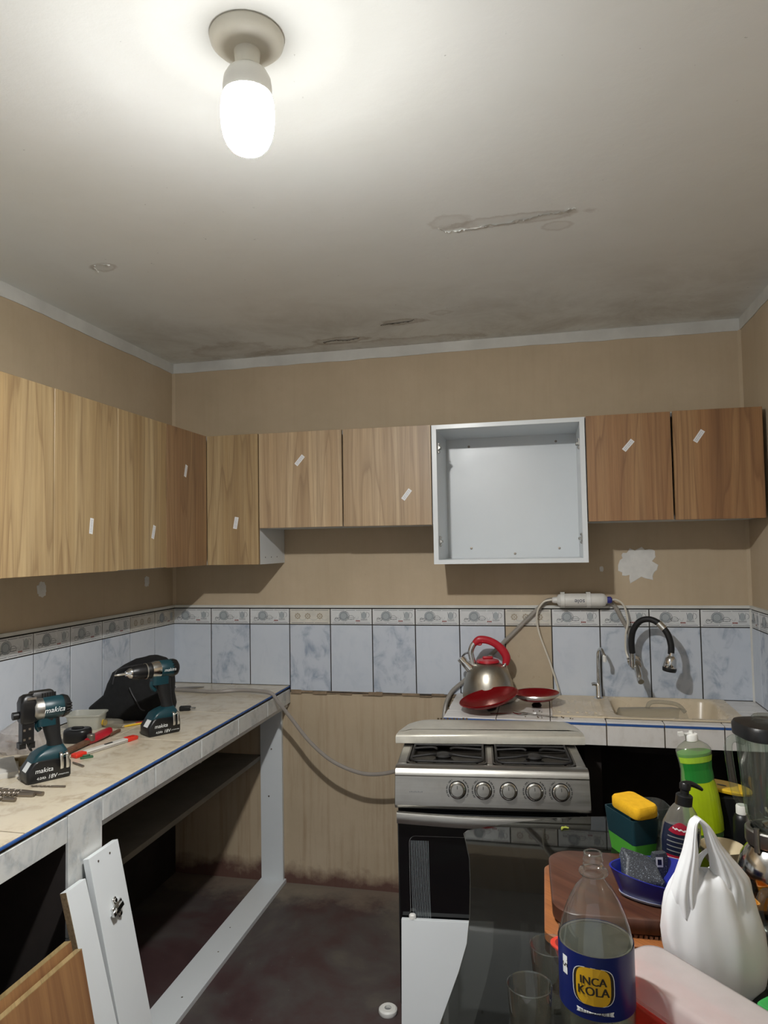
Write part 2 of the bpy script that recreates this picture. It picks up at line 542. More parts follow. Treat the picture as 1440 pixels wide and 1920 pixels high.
    g['paper'] = plain('offcut_white', '#c9c6bf', 0.6)
    g['pine'] = wood('offcut_pine', '#a58f66', '#94805a', '#6b5938')
    g['tan'] = plain('rusty_tan', '#7a5a44', 0.5, 0.3, var=0.4, scale=60)
    g['leaf'] = plain('lettuce_scrap', '#a9b24a', 0.5)
    g['debris'] = plain('crumbly_debris', '#5a4a34', 0.95, var=0.5, scale=60)


setup_materials()


# ------------------------------------------------------------------ mesh building
class B:
    def __init__(s):
        s.v, s.f, s.mi = [], [], []
        s.M = Matrix.Identity(4)
        s.m = 0

    def add(s, verts, faces, m=None):
        o = len(s.v)
        s.v += [tuple(s.M @ Vector(p)) for p in verts]
        s.f += [tuple(o + i for i in f) for f in faces]
        s.mi += [s.m if m is None else m] * len(faces)
        return s

    def box(s, a, b, m=None):
        (x0, y0, z0), (x1, y1, z1) = a, b
        v = [(x0, y0, z0), (x1, y0, z0), (x1, y1, z0), (x0, y1, z0), (x0, y0, z1), (x1, y0, z1), (x1, y1, z1), (x0, y1, z1)]
        return s.add(v, [(3, 2, 1, 0), (4, 5, 6, 7), (0, 1, 5, 4), (1, 2, 6, 5), (2, 3, 7, 6), (3, 0, 4, 7)], m)

    def loft(s, rings, cap0=True, cap1=True, m=None, closed=True):
        n = len(rings[0])
        v = [p for r in rings for p in r]
        f = []
        for i in range(len(rings) - 1):
            for j in range(n if closed else n - 1):
                k = (j + 1) % n
                f.append((i * n + j, i * n + k, (i + 1) * n + k, (i + 1) * n + j))
        if cap0:
            f.append(tuple(range(n - 1, -1, -1)))
        if cap1:
            f.append(tuple((len(rings) - 1) * n + j for j in range(n)))
        return s.add(v, f, m)

    def lathe(s, prof, n=28, m=None, a0=0.0, a1=2 * PI):
        """profile (radius, z) turned about z; an end at radius 0 closes the shape"""
        full = abs(a1 - a0 - 2 * PI) < 1e-6
        cols = n if full else n + 1
        v, f, idx = [], [], []
        for r, z in prof:
            if r < 1e-6:
                idx.append([len(v)] * cols)
                v.append((0, 0, z))
            else:
                row = []
                for j in range(cols):
                    a = a0 + (a1 - a0) * j / n
                    row.append(len(v))
                    v.append((r * math.cos(a), r * math.sin(a), z))
                idx.append(row)
        for i in range(len(prof) - 1):
            for j in range(n):
                k = (j + 1) % cols
                q = [idx[i][j], idx[i][k], idx[i + 1][k], idx[i + 1][j]]
                u = []
                for t in q:
                    if t not in u:
                        u.append(t)
                if len(u) > 2:
                    f.append(tuple(u))
        return s.add(v, f, m)

    def cyl(s, p, q, r, n=16, m=None, r2=None):
        return s.tube([p, q], r, n, m, smooth=0, r2=r2)

    def tube(s, pts, r, n=10, m=None, smooth=6, r2=None, radii=None, flat=1.0):
        P = spline(pts, smooth) if smooth else [Vector(p) for p in pts]
        R = []
        K = len(P)
        for i in range(K):
            t = i / (K - 1)
            if radii:
                x = t * (len(radii) - 1)
                a = min(int(x), len(radii) - 2)
                R.append(radii[a] + (radii[a + 1] - radii[a]) * (x - a))
            else:
                R.append(r if r2 is None else r + (r2 - r) * t)
        rings = []
        t0 = (P[1] - P[0]).normalized()
        up = Vector((0, 0, 1)) if abs(t0.z) < 0.9 else Vector((1, 0, 0))
        nx = t0.cross(up).normalized()
        for i in range(K):
            t = (P[min(i + 1, K - 1)] - P[max(i - 1, 0)]).normalized()
            nx = (nx - t * nx.dot(t)).normalized()
            ny = t.cross(nx)
            rings.append([tuple(P[i] + (nx * math.cos(a) + ny * math.sin(a) * flat) * R[i]) for a in [2 * PI * j / n for j in range(n)]])
        return s.loft(rings, m=m)

    def prism(s, poly, z0, z1, m=None):
        n = len(poly)
        return s.loft([[(x, y, z0) for x, y in poly], [(x, y, z1) for x, y in poly]], m=m)

    def ribbon(s, pts, wd, z=0.0, m=None, axes='xz', closed=False):
        """flat stroke of printed line in a plane"""
        P = [Vector((a, b)) for a, b in pts]
        if closed:
            P = P + [P[0]]
        v, f = [], []
        K = len(P)
        for i in range(K):
            d = P[min(i + 1, K - 1)] - P[max(i - 1, 0)]
            if closed and i in (0, K - 1):
                d = P[1] - P[K - 2]
            if d.length < 1e-9:
                d = Vector((1, 0))
            d.normalize()
            nrm = Vector((-d.y, d.x)) * wd / 2
            for sgn in (1, -1):
                q = P[i] + nrm * sgn
                v.append((q.x, z, q.y) if axes == 'xz' else (q.x, q.y, z))
        for i in range(K - 1):
            f.append((2 * i, 2 * i + 1, 2 * i + 3, 2 * i + 2))
        return s.add(v, f, m)

    def disc(s, cx, cy, r, z=0.0, m=None, axes='xz', n=18, ry=None):
        ry = r if ry is None else ry
        v = []
        for j in range(n):
            a = 2 * PI * j / n
            x, y = cx + r * math.cos(a), cy + ry * math.sin(a)
            v.append((x, z, y) if axes == 'xz' else (x, y, z))
        return s.add(v, [tuple(range(n))], m)

    def text(s, body, size, fn, m=None, res=3):
        v, f = text_mesh(body, size, res)
        return s.add([fn(x, y) for x, y in v], f, m)

    def build(s, name, mats, parent=None, loc=(0, 0, 0), rot=(0, 0, 0), sharp=35, bevel=0.0, seg=2, solid=0.0):
        me = bpy.data.meshes.new(name)
        me.from_pydata(s.v, [], s.f)
        if not isinstance(mats, (list, tuple)):
            mats = [mats]
        for mm in mats:
            me.materials.append(MAT[mm] if isinstance(mm, str) else mm)
        me.polygons.foreach_set('material_index', s.mi)
        me.validate()
        if sharp:
            me.polygons.foreach_set('use_smooth', [True] * len(me.polygons))
            me.set_sharp_from_angle(angle=math.radians(sharp))
        me.update()
        ob = bpy.data.objects.new(name, me)
        COL.objects.link(ob)
        ob.location = loc
        ob.rotation_euler = rot
        if parent is not None:
            ob.parent = parent
        if solid:
            md = ob.modifiers.new('thickness', 'SOLIDIFY')
            md.thickness = solid
            md.offset = 0
        if bevel:
            md = ob.modifiers.new('soft_edge', 'BEVEL')
            md.width = bevel
            md.segments = seg
            md.limit_method = 'ANGLE'
            md.angle_limit = math.radians(40)
        return ob


_text_cache = {}


def text_mesh(body, size, res=3):
    k = (body, res)
    if k not in _text_cache:
        cu = bpy.data.curves.new('lettering', 'FONT')
        cu.body = body
        cu.size = 1.0
        cu.align_x = 'CENTER'
        cu.align_y = 'CENTER'
        cu.resolution_u = res
        ob = bpy.data.objects.new('lettering', cu)
        COL.objects.link(ob)
        dg = bpy.context.evaluated_depsgraph_get()
        me = bpy.data.meshes.new_from_object(ob.evaluated_get(dg))
        # cut the letters into a fine grid so that they can be wrapped round a cylinder
        bm = bmesh.new()
        bm.from_mesh(me)
        ext = max([abs(p.co.x) for p in bm.verts] + [0.5])
        for ax, lim in ((0, ext), (1, 0.6)):
            q = -lim
            while q < lim:
                nrm = (1, 0, 0) if ax == 0 else (0, 1, 0)
                bmesh.ops.bisect_plane(bm, geom=bm.verts[:] + bm.edges[:] + bm.faces[:], plane_co=(q, 0, 0) if ax == 0 else (0, q, 0), plane_no=nrm)
                q += 0.12
        bm.verts.index_update()
        _text_cache[k] = ([(p.co.x, p.co.y) for p in bm.verts], [tuple(p.index for p in f.verts) for f in bm.faces])
        bm.free()
        bpy.data.objects.remove(ob)
        bpy.data.curves.remove(cu)
        bpy.data.meshes.remove(me)
    v, f = _text_cache[k]
    return [(x * size, y * size) for x, y in v], f


def spline(pts, k=6):
    P = [Vector(p) for p in pts]
    if len(P) < 3:
        return P
    out = []
    for i in range(len(P) - 1):
        a, b, c, d = P[max(i - 1, 0)], P[i], P[i + 1], P[min(i + 2, len(P) - 1)]
        for j in range(k):
            t = j / k
            out.append(0.5 * ((2 * b) + (c - a) * t + (2 * a - 5 * b + 4 * c - d) * t * t + (3 * b - a - 3 * c + d) * t ** 3))
    out.append(P[-1])
    return out


def rrect(wx, wy, r, n=5, cx=0, cy=0):
    p = []
    for sx, sy, a in ((1, 1, 0), (-1, 1, 90), (-1, -1, 180), (1, -1, 270)):
        for i in range(n + 1):
            t = math.radians(a + 90 * i / n)
            p.append((cx + sx * (wx / 2 - r) + r * math.cos(t), cy + sy * (wy / 2 - r) + r * math.sin(t)))
    return p


def sring(a, b, z, e=2.5, n=36, cx=0.0, cy=0.0):
    """superellipse ring"""
    o = []
    for j in range(n):
        t = 2 * PI * j / n
        c, s_ = math.cos(t), math.sin(t)
        o.append((cx + a * math.copysign(abs(c) ** (2 / e), c), cy + b * math.copysign(abs(s_) ** (2 / e), s_), z))
    return o


def tag(o, label=None, cat=None, group=None, kind=None):
    if label:
        o['label'] = label
    if cat:
        o['category'] = cat
    if group:
        o['group'] = group
    if kind:
        o['kind'] = kind
    return o


def thing(name, label, cat, loc=(0, 0, 0), rotz=0.0, group=None, rot=None):
    o = bpy.data.objects.new(name, None)
    o.empty_display_size = 0.05
    COL.objects.link(o)
    o.location = loc
    o.rotation_euler = rot if rot else (0, 0, rotz)
    return tag(o, label, cat, group)


def dup(root, loc, rotz, label, group=None):
    r = root.copy()
    COL.objects.link(r)
    r.location = loc
    r.rotation_euler = (0, 0, rotz)
    r['label'] = label
    if group:
        r['group'] = group
    for ch in list(root.children):
        c = ch.copy()
        COL.objects.link(c)
        c.parent = r
        for g in ch.children:
            d = g.copy()
            COL.objects.link(d)
            d.parent = c
    return r


def slab(name, a, b, mats, parent=None, bevel=0.0, sharp=0, centred=False):
    if centred:
        c = [(p + q) / 2 for p, q in zip(a, b)]
        return B().box([p - q for p, q in zip(a, c)], [p - q for p, q in zip(b, c)]).build(name, mats, parent, loc=c, bevel=bevel, sharp=sharp)
    return B().box(a, b).build(name, mats, parent, bevel=bevel, sharp=sharp)


def struct(o):
    o['kind'] = 'structure'
    return o

# ------------------------------------------------------------------ room shell
floor = struct(slab('floor', (-0.1, YB, -0.1), (W + 0.1, 0.1, 0), 'floor'))
ceiling = struct(slab('ceiling', (-0.1, YB, H), (W + 0.1, 0.1, H + 0.1), 'ceiling'))
wall_back = struct(slab('wall_back', (-0.1, 0, 0), (W + 0.1, 0.1, H), 'wall'))
wall_left = struct(slab('wall_left', (-0.1, YB, 0), (0, 0, H), 'wall'))
wall_right = struct(slab('wall_right', (W, YB, 0), (W + 0.1, 0, H), 'wall'))


def band(name, length, z1, depth, seed, loc, rotz, t=0.003):
    """band of white paint along the top of a wall with a wavering lower edge"""
    rnd = random.Random(seed)
    n = int(length / 0.05)
    b = B()
    low, e = [], 0.0
    for i in range(n + 1):
        e = e * 0.8 + rnd.uniform(-0.002, 0.002)
        low.append(z1 - depth - e)
    for i in range(n):
        x0, x1 = length * i / n, length * (i + 1) / n
        z0, zb = low[i], low[i + 1]
        v = [(x0, 0, z0), (x1, 0, zb), (x1, 0, z1), (x0, 0, z1), (x0, -t, z0), (x1, -t, zb), (x1, -t, z1), (x0, -t, z1)]
        b.add(v, [(4, 5, 6, 7), (0, 1, 5, 4)])
    return struct(b.build(name, 'band', None, loc, (0, 0, rotz), sharp=0))


band('trim_1', W, H, 0.050, 1, (0, -0.0005, 0), 0)
band('trim_2', -YB, H, 0.050, 2, (0.0005, YB, 0), PI / 2)
band('trim_3', -YB, H, 0.052, 3, (W - 0.0005, 0, 0), -PI / 2)
struct(B().box((0, -0.012, ZB + 0.004), (W, 0, ZB + 0.016)).box((0, -0.007, ZB + 0.001), (W, 0, ZB + 0.004), 1).build('trim_4', ['band', 'grout'], None, sharp=0))
struct(B().box((0, YB * 0.5, ZB + 0.004), (0.012, -0.012, ZB + 0.016)).box((0, YB * 0.5, ZB + 0.001), (0.007, -0.007, ZB + 0.004), 1).build('trim_5', ['band', 'grout'], None, sharp=0))
struct(B().box((W - 0.012, YB * 0.4, ZB + 0.004), (W, -0.012, ZB + 0.016)).box((W - 0.007, YB * 0.4, ZB + 0.001), (W, -0.007, ZB + 0.004), 1).build('trim_6', ['band', 'grout'], None, sharp=0))
struct(B().prism([(0, 0), (0, -0.012), (0.012, 0)], ZB + 0.016, H - 0.05).build('trim_7', 'wall', None, sharp=0))
struct(B().prism([(W, 0), (W - 0.012, 0), (W, -0.012)], ZB + 0.016, H - 0.05).build('trim_8', 'wall', None, sharp=0))
struct(B().prism([(W, -0.006), (W - 0.012, -0.006), (W - 0.006, -0.012), (W, -0.012)], ZR, ZB).build('trim_9', 'band', None, sharp=0))


def blob(cx, cz, rx, rz, seed, n=34, rough=0.3):
    o = []
    for j in range(n):
        a = 2 * PI * j / n
        k = 1 + rough * (noise.noise(Vector((math.cos(a) * 2.2 + seed, math.sin(a) * 2.2, seed))) + 0.7 * noise.noise(Vector((math.cos(a) * 7, math.sin(a) * 7 + seed, 3))))
        o.append((cx + rx * k * math.copysign(abs(math.cos(a)) ** 0.7, math.cos(a)), cz + rz * k * math.copysign(abs(math.sin(a)) ** 0.7, math.sin(a))))
    return o


def wall_patch(parent, loc, rotz, rx, rz, seed, rough=0.3):
    b = B()
    p = blob(0, 0, rx, rz, seed, rough=rough)
    b.loft([[(x, 0, z) for x, z in p], [(x * 0.97, -0.0015, z * 0.97) for x, z in p]], cap0=False)
    return b.build('plaster_patch', 'patch', parent, loc, (0, 0, rotz), sharp=30)


wall_patch(wall_back, (2.192, 0, 1.468), 0, 0.072, 0.066, 4.0, 0.42)
wall_patch(wall_back, (2.04, 0, 1.452), 0, 0.008, 0.012, 8.0)
wall_patch(wall_left, (0, -0.95, 1.433), PI / 2, 0.022, 0.028, 12.0)
wall_patch(wall_left, (0, -0.247, 1.425), PI / 2, 0.02, 0.024, 17.0)


def crack(pts, wd, mat, seed, name, jitter=0.006):
    """lifted, curling paint flakes along a damp line of the ceiling"""
    rnd = random.Random(seed)
    P = spline([(x, y, 0) for x, y in pts], 9)
    b = B()
    up, dn = [], []
    for i, p in enumerate(P):
        t = i / (len(P) - 1)
        k = (math.sin(PI * t) ** 0.6) * wd
        a, c = k * rnd.uniform(0.25, 1), k * rnd.uniform(0.25, 1)
        j = rnd.uniform(-jitter, jitter)
        up.append((p.x, p.y + j + a, H - rnd.uniform(0.0003, 0.0008)))
        dn.append((p.x, p.y + j - c, H - rnd.uniform(0.002, 0.006)))
    v = up + dn
    n = len(P)
    b.add(v, [(i, i + 1, n + i + 1, n + i) for i in range(n - 1)])
    return b.build(name, mat, ceiling, sharp=0)


crack([(1.60, -1.15), (1.69, -1.158), (1.76, -1.162), (1.80, -1.178), (1.85, -1.185), (1.91, -1.205)], 0.013, 'ceiling', 3, 'paint_flake')
crack([(1.52, -1.18), (1.545, -1.145), (1.60, -1.150), (1.66, -1.155)], 0.003, 'ceiling', 5, 'damp_stain_line', 0.003)
crack([(1.15, -0.33), (1.20, -0.34), (1.27, -0.345), (1.30, -0.36)], 0.012, 'debris', 7, 'paint_flake')
crack([(0.84, -0.15), (0.90, -0.17), (0.96, -0.16), (1.02, -0.18)], 0.012, 'debris', 9, 'paint_flake')
crack([(0.37, -1.15), (0.39, -1.20), (0.44, -1.19)], 0.004, 'ceiling', 11, 'damp_stain_line', 0.004)

# ------------------------------------------------------------------ wall tiles
_share = {}


def piece(name, size, mat, parent, loc, rotz=0.0, bevel=0.0012):
    """a tile of its own; alike ones share their mesh. size = (width, thickness, height), back face on the wall"""
    k = (name, tuple(round(v, 4) for v in size), mat, bevel)
    if k in _share:
        o = _share[k].copy()
        COL.objects.link(o)
    else:
        w_, t_, h_ = size
        b = B()
        c = bevel
        b.loft([[(-w_ / 2, 0, -h_ / 2), (w_ / 2, 0, -h_ / 2), (w_ / 2, 0, h_ / 2), (-w_ / 2, 0, h_ / 2)],
                [(-w_ / 2, -t_ + c, -h_ / 2), (w_ / 2, -t_ + c, -h_ / 2), (w_ / 2, -t_ + c, h_ / 2), (-w_ / 2, -t_ + c, h_ / 2)],
                [(-w_ / 2 + c, -t_, -h_ / 2 + c), (w_ / 2 - c, -t_, -h_ / 2 + c), (w_ / 2 - c, -t_, h_ / 2 - c), (-w_ / 2 + c, -t_, h_ / 2 - c)]], cap0=False)
        o = b.build(name, mat, None, sharp=0)
        _share[k] = o
    o.parent = parent
    o.location = loc
    o.rotation_euler = (0, 0, rotz)
    return o


def arc(cx, cz, rx, rz, a0=0, a1=360, n=16):
    return [(cx + rx * math.cos(math.radians(a0 + (a1 - a0) * i / n)), cz + rz * math.sin(math.radians(a0 + (a1 - a0) * i / n))) for i in range(n + 1)]


def print_mesh(wd, kind):
    b = B()
    k = wd / 0.1985
    L = 0.0013
    for z in (0.0295, -0.0295):
        for a, c in ((-0.092, -0.030), (-0.026, 0.02), (0.024, 0.092)):
            b.ribbon([(a * k, z), (c * k, z)], 0.0016, 0, 0)
    if kind == 'dishes':
        b.disc(-0.036 * k, 0.003, 0.021 * k, 0.0001, 1, ry=0.021)
        b.disc(0.062 * k, 0.006, 0.012 * k, 0.0001, 1, ry=0.017)
        st = [arc(-0.036, 0.003, 0.022, 0.022), arc(-0.036, 0.003, 0.016, 0.016), arc(-0.033, 0.003, 0.024, 0.023, -80, 80),
              arc(0.0, -0.004, 0.017, 0.009, 180, 360), [(-0.019, -0.004), (0.018, -0.004)], arc(0.0, -0.003, 0.013, 0.008, 0, 180), [(-0.014, -0.012), (0.016, -0.012)],
              [(0.048, 0.023), (0.052, 0.004), (0.048, -0.012), (0.077, -0.012), (0.072, 0.004), (0.076, 0.023)], arc(0.077, 0.008, 0.011, 0.012, -70, 80), [(0.046, -0.015), (0.079, -0.015)], [(0.050, -0.008), (0.074, -0.008)],
              arc(0.028, 0.0, 0.007, 0.012, 180, 360), arc(-0.068, -0.014, 0.012, 0.007), arc(-0.058, -0.010, 0.008, 0.005), arc(-0.072, -0.008, 0.006, 0.004),
              [(-0.086, -0.024), (-0.06, -0.02), (-0.03, -0.025), (0.0, -0.019), (0.03, -0.025), (0.06, -0.02), (0.086, -0.025)]]
        for i, q in enumerate(st):
            b.ribbon([(x * k, z) for x, z in q], L, -0.0001, 1 if i in (10, 11, 15) else 0)
        for x in (0.026, 0.033, 0.040):
            b.disc(x * k, -0.019, 0.0033 * k, -0.0002, 2, ry=0.0033, n=10)
    else:
        for cx in (-0.06, -0.01, 0.05):
            for i in range(8):
                a = 2 * PI * i / 8
                b.disc((cx + 0.011 * math.cos(a)) * k, 0.002 + 0.011 * math.sin(a), 0.0042 * k, 0, 2, n=8)
            b.disc(cx * k, 0.002, 0.004 * k, -0.0001, 2, n=8)
        for q in (arc(-0.035, -0.004, 0.02, 0.012, 200, 340), arc(0.02, -0.004, 0.02, 0.012, 200, 340), arc(0.075, -0.004, 0.015, 0.012, 200, 340)):
            b.ribbon([(x * k, z) for x, z in q], L, 0, 1)
    return b


_prints = {}


def border(parent, wd, loc, rotz, kind='dishes', mat='border'):
    h = ZB - ZM - 0.004
    t = piece('border_tile', (wd, 0.006, h), mat, parent, loc, rotz)
    key = (round(wd, 4), kind)
    if key not in _prints:
        _prints[key] = print_mesh(wd, kind).build('tile_print', ['ink', 'ink_soft', 'ink_red' if kind == 'dishes' else 'ink_gold'], None, sharp=0)
        p = _prints[key]
    else:
        p = _prints[key].copy()
        COL.objects.link(p)
    p.parent = t
    p.location = (0, -0.0064, 0)
    return t


B().box((0, -0.0035, 0.886), (W, 0, ZB + 0.002)).build('grout', 'grout', wall_back, sharp=0)
B().box((0, -2.62, 0.886), (0.0035, 0, ZB + 0.002)).build('grout', 'grout', wall_left, sharp=0)
B().box((W - 0.0035, -1.4, 0.886), (W, 0, ZB + 0.002)).build('grout', 'grout', wall_right, sharp=0)
G = 0.0045
veined = {1, 3, 5, 10, 11, 12}
for i in range(13):
    z0 = ZL if i < 3 else (0.893 if i < 7 else ZR)
    m = 'tile_beige' if i == 8 else ('tile_marble' if i in veined else 'tile')
    piece('wall_tile', (T - G, 0.006, ZM - z0 - G), m, wall_back, ((i + 0.5) * T, 0, (z0 + ZM) / 2))
    worn = i in (3, 8)
    border(wall_back, T - G, ((i + 0.5) * T, 0, (ZM + ZB) / 2), 0, 'flowers' if worn else 'dishes', 'border_worn' if worn else 'border')
y = 0.0
for i in range(13):
    wd = 0.186 if i == 0 else T
    yc = y - wd / 2
    piece('wall_tile', (wd - G, 0.006, ZM - ZL - G), 'tile_marble' if i in (2, 4, 7, 9) else 'tile', wall_left, (0, yc, (ZL + ZM) / 2), PI / 2)
    border(wall_left, wd - G, (0, yc, (ZM + ZB) / 2), PI / 2, 'flowers' if i == 1 else 'dishes', 'border_worn' if i < 2 else 'border')
    y -= wd
y = 0.0
for i in range(7):
    wd = 0.117 if i == 0 else T
    yc = y - wd / 2
    piece('wall_tile', (wd - G, 0.006, ZM - ZR - G), 'tile_marble' if i % 2 else 'tile', wall_right, (W, yc, (ZR + ZM) / 2), -PI / 2)
    border(wall_right, wd - G, (W, yc, (ZM + ZB) / 2), -PI / 2)
    y -= wd
slab('shade_sheet', (1.36, -0.004, 0.0), (W, 0, 0.85), 'void_shade', wall_back)  # dark sheet added to paint in the shade under the sink counter
slab('shade_sheet', (0, -3.2, 0.0), (0.004, 0, 0.86), 'void_shade', wall_left)  # dark sheet added along the left wall, painting the shade below the counter
slab('shade_sheet', (W - 0.004, -1.0, 0.0), (W, 0, 0.85), 'void_shade', wall_right)  # dark sheet added for the painted shade at the right end
slab('dark_seam', (0.612, -0.006, 0.889), (1.40, 0, 0.8925), 'grout', wall_back)
# broken mortar lip under the tiles between the two counters
rn = random.Random(5)
b = B()
x = 0.612
while x < 1.40:
    l_ = rn.uniform(0.02, 0.07)
    b.box((x, -rn.uniform(0.004, 0.010), 0.893 - rn.uniform(0.006, 0.014)), (min(x + l_, 1.40), 0, 0.893 + rn.uniform(0, 0.006)))
    x += l_
tag(b.build('mortar_lip', 'stain', wall_back, sharp=0), kind='stuff')


# ------------------------------------------------------------------ wall cabinets
def sticker(door, x, z, rot, front):
    s = B().box((-0.009, -0.0006, -0.026), (0.009, 0, 0.026)).build('paper_label', 'sticker', door, (x, front, z), (0, rot, 0), sharp=0)
    return s


def door(root, x0, x1, z0, z1, yfront, mat, stick=None, tilt=0.0):
    """a veneered door 18 mm thick whose front is at local y = yfront"""
    t = 0.018
    cx, cz = (x0 + x1) / 2, (z0 + z1) / 2
    hw, hh = (x1 - x0) / 2 - 0.0015, (z1 - z0) / 2
    d = B().box((-hw, -t / 2, -hh), (hw, t / 2, hh)).build('door', mat, root, (cx, yfront + t / 2, cz), (0, tilt, 0), sharp=0, bevel=0.0008, seg=1)
    if stick:
        sticker(d, stick[0] - cx, stick[1] - cz, stick[2], -t / 2)
    return d


def carcass(root, wd, dp, z0, z1, t=0.018):
    """white boards: two sides, top, bottom and back; local y runs out from the wall as -y"""
    h = z1 - z0
    slab('side_panel', (0, -dp, 0), (t, 0, h), 'melamine', root, 0.0006)
    slab('side_panel', (wd - t, -dp, 0), (wd, 0, h), 'melamine', root, 0.0006)
    slab('top_panel', (t, -dp, h - t), (wd - t, 0, h), 'melamine', root, 0.0006)
    slab('bottom_panel', (t, -dp, 0), (wd - t, 0, t), 'melamine', root, 0.0006)
    slab('back_panel', (t, -0.008, t), (wd - t, -0.002, h - t), 'melamine', root)


CZ0, CZ1, SZ0 = 1.498, 2.073, 1.656
GW = 'wall cabinets in the oak row'
# left wall, nearest the camera
c = thing('wall_cabinet', 'tall light oak wall cabinet at the far left edge, its door without a paper label', 'cabinet', (0, -1.995, CZ0), PI / 2, GW)
carcass(c, 0.668, 0.32, CZ0, CZ1)
door(c, 0.0, 0.334, 0, CZ1 - CZ0, -0.34, 'wood')
door(c, 0.334, 0.668, 0, CZ1 - CZ0, -0.34, 'wood')
c = thing('wall_cabinet', 'tall oak wall cabinet on the left wall, a paper label low on each door', 'cabinet', (0, -1.325, CZ0), PI / 2, GW)
carcass(c, 0.665, 0.32, CZ0, CZ1)
door(c, 0.0, 0.333, 0, CZ1 - CZ0, -0.341, 'wood', (0.183, 0.154, 0.12))
door(c, 0.333, 0.665, 0.002, CZ1 - CZ0, -0.34, 'wood', (0.567, 0.140, 0.28))
# corner unit: two doors meeting at the inner corner
c = thing('corner_wall_cabinet', 'tall corner wall cabinet with two oak doors meeting in the inner corner', 'cabinet', (0, 0, CZ0), 0, GW)
h = CZ1 - CZ0
Lp = [(0, 0), (0, -0.658), (0.32, -0.658), (0.32, -0.298), (0.584, -0.298), (0.584, 0)]
for nm, za, zb in (('top_panel', h - 0.018, h), ('bottom_panel', 0, 0.018)):
    B().prism(Lp[::-1], za, zb).build(nm, 'melamine', c, sharp=0)
slab('side_panel', (0.566, -0.298, 0.018), (0.584, 0, h - 0.018), 'melamine', c)
slab('side_panel', (0, -0.658, 0.018), (0.32, -0.640, h - 0.018), 'melamine', c)
slab('back_panel', (0.018, -0.008, 0.018), (0.566, -0.002, h - 0.018), 'melamine', c)
slab('back_panel', (0.002, -0.64, 0.018), (0.008, -0.01, h - 0.018), 'melamine', c)
for x in (0.555, 0.578):
    pass
B().lathe([(0.003, 0), (0.003, 0.0006), (0, 0.0006)], 10).build('screw', 'black', c, (0.5842, -0.10, 0.03), (0, PI / 2, 0))
_s0 = [o for o in c.children if o.name.startswith('screw')][0]
for yy in (-0.17, -0.24):
    o = _s0.copy()
    COL.objects.link(o)
    o.location = (0.5842, yy, 0.03)
dl = B().box((-0.169, -0.009, -h / 2), (0.169, 0.009, h / 2)).build('door', 'wood_red', c, (0.331, -0.4875, h / 2), (0, 0, PI / 2), sharp=0, bevel=0.0008, seg=1)
sticker(dl, -0.018, 1.899 - CZ0 - h / 2, 0.27, -0.009)
door(c, 0.3388, 0.585, 0, h, -0.316, 'wood', (0.478, 0.184, 0.18))
# back wall: short two-door cabinet
c = thing('wall_cabinet', 'short pale oak two-door wall cabinet left of the open white box', 'cabinet', (0.588, 0, SZ0), 0, GW)
carcass(c, 0.765, 0.298, SZ0, 2.069)
door(c, 0.0, 0.380, 0, 0.415, -0.318, 'wood_grey', (0.190, 0.290, 0.72))
door(c, 0.384, 0.765, -0.002, 0.413, -0.322, 'wood_grey', (0.659, 0.126, 0.66), 0.004)
# open white box
c = thing('open_wall_cabinet', 'open white wall cabinet without doors, steel hinge plates inside its sides', 'cabinet', (1.355, 0, 1.490), 0, GW)
hh = 0.577
slab('side_panel', (0, -0.316, 0), (0.02, 0, hh), 'melamine', c, 0.0006)
slab('side_panel', (0.594, -0.316, 0), (0.614, 0, hh), 'melamine', c, 0.0006)
slab('top_panel', (0.02, -0.316, hh - 0.018), (0.594, 0, hh), 'melamine', c, 0.0006)
slab('bottom_panel', (0.02, -0.316, 0), (0.594, 0, 0.018), 'melamine', c, 0.0006)
slab('back_panel', (0.02, -0.010, 0.018), (0.594, -0.002, hh - 0.018), 'melamine', c)


def hinge_plate_mesh(b):
    """cruciform steel mounting plate, lying in the xz plane, standing out along -y"""
    b.box((-0.006, -0.004, -0.022), (0.006, 0, 0.022))
    b.box((-0.018, -0.005, -0.008), (0.018, 0, 0.008))
    b.tube([(0, -0.004, 0.016), (0, -0.007, 0.016)], 0.0045, 10, smooth=0)
    b.tube([(0, -0.004, -0.016), (0, -0.007, -0.016)], 0.0045, 10, smooth=0)
    b.box((-0.026, -0.012, -0.005), (0.012, -0.005, 0.005))
    b.tube([(-0.016, -0.012, 0), (-0.016, -0.014, 0)], 0.004, 10, smooth=0)
    return b


hp = hinge_plate_mesh(B()).build('hinge_plate', 'steel', c, (0.0201, -0.265, 0.486), (0, 0, PI / 2), bevel=0.0006, seg=1)
for x, yy, z, r in ((0.0201, -0.265, 0.094, PI / 2), (0.5939, -0.265, 0.478, -PI / 2), (0.5939, -0.265, 0.096, -PI / 2)):
    o = hp.copy()
    COL.objects.link(o)
    o.location, o.rotation_euler = (x, yy, z), (0, 0, r)
sb = None
for x, z in ((0.124, 0.522), (0.508, 0.528), (0.125, 0.062), (0.510, 0.056), (0.318, 0.035)):
    if sb is None:
        sb = B().lathe([(0.0055, 0), (0.0055, 0.0015), (0.003, 0.0025), (0, 0.002)], 12).build('screw', 'bit_steel', c, (x, -0.0102, z), (PI / 2, 0, 0))
    else:
        o = sb.copy()
        COL.objects.link(o)
        o.location = (x, -0.0102, z)
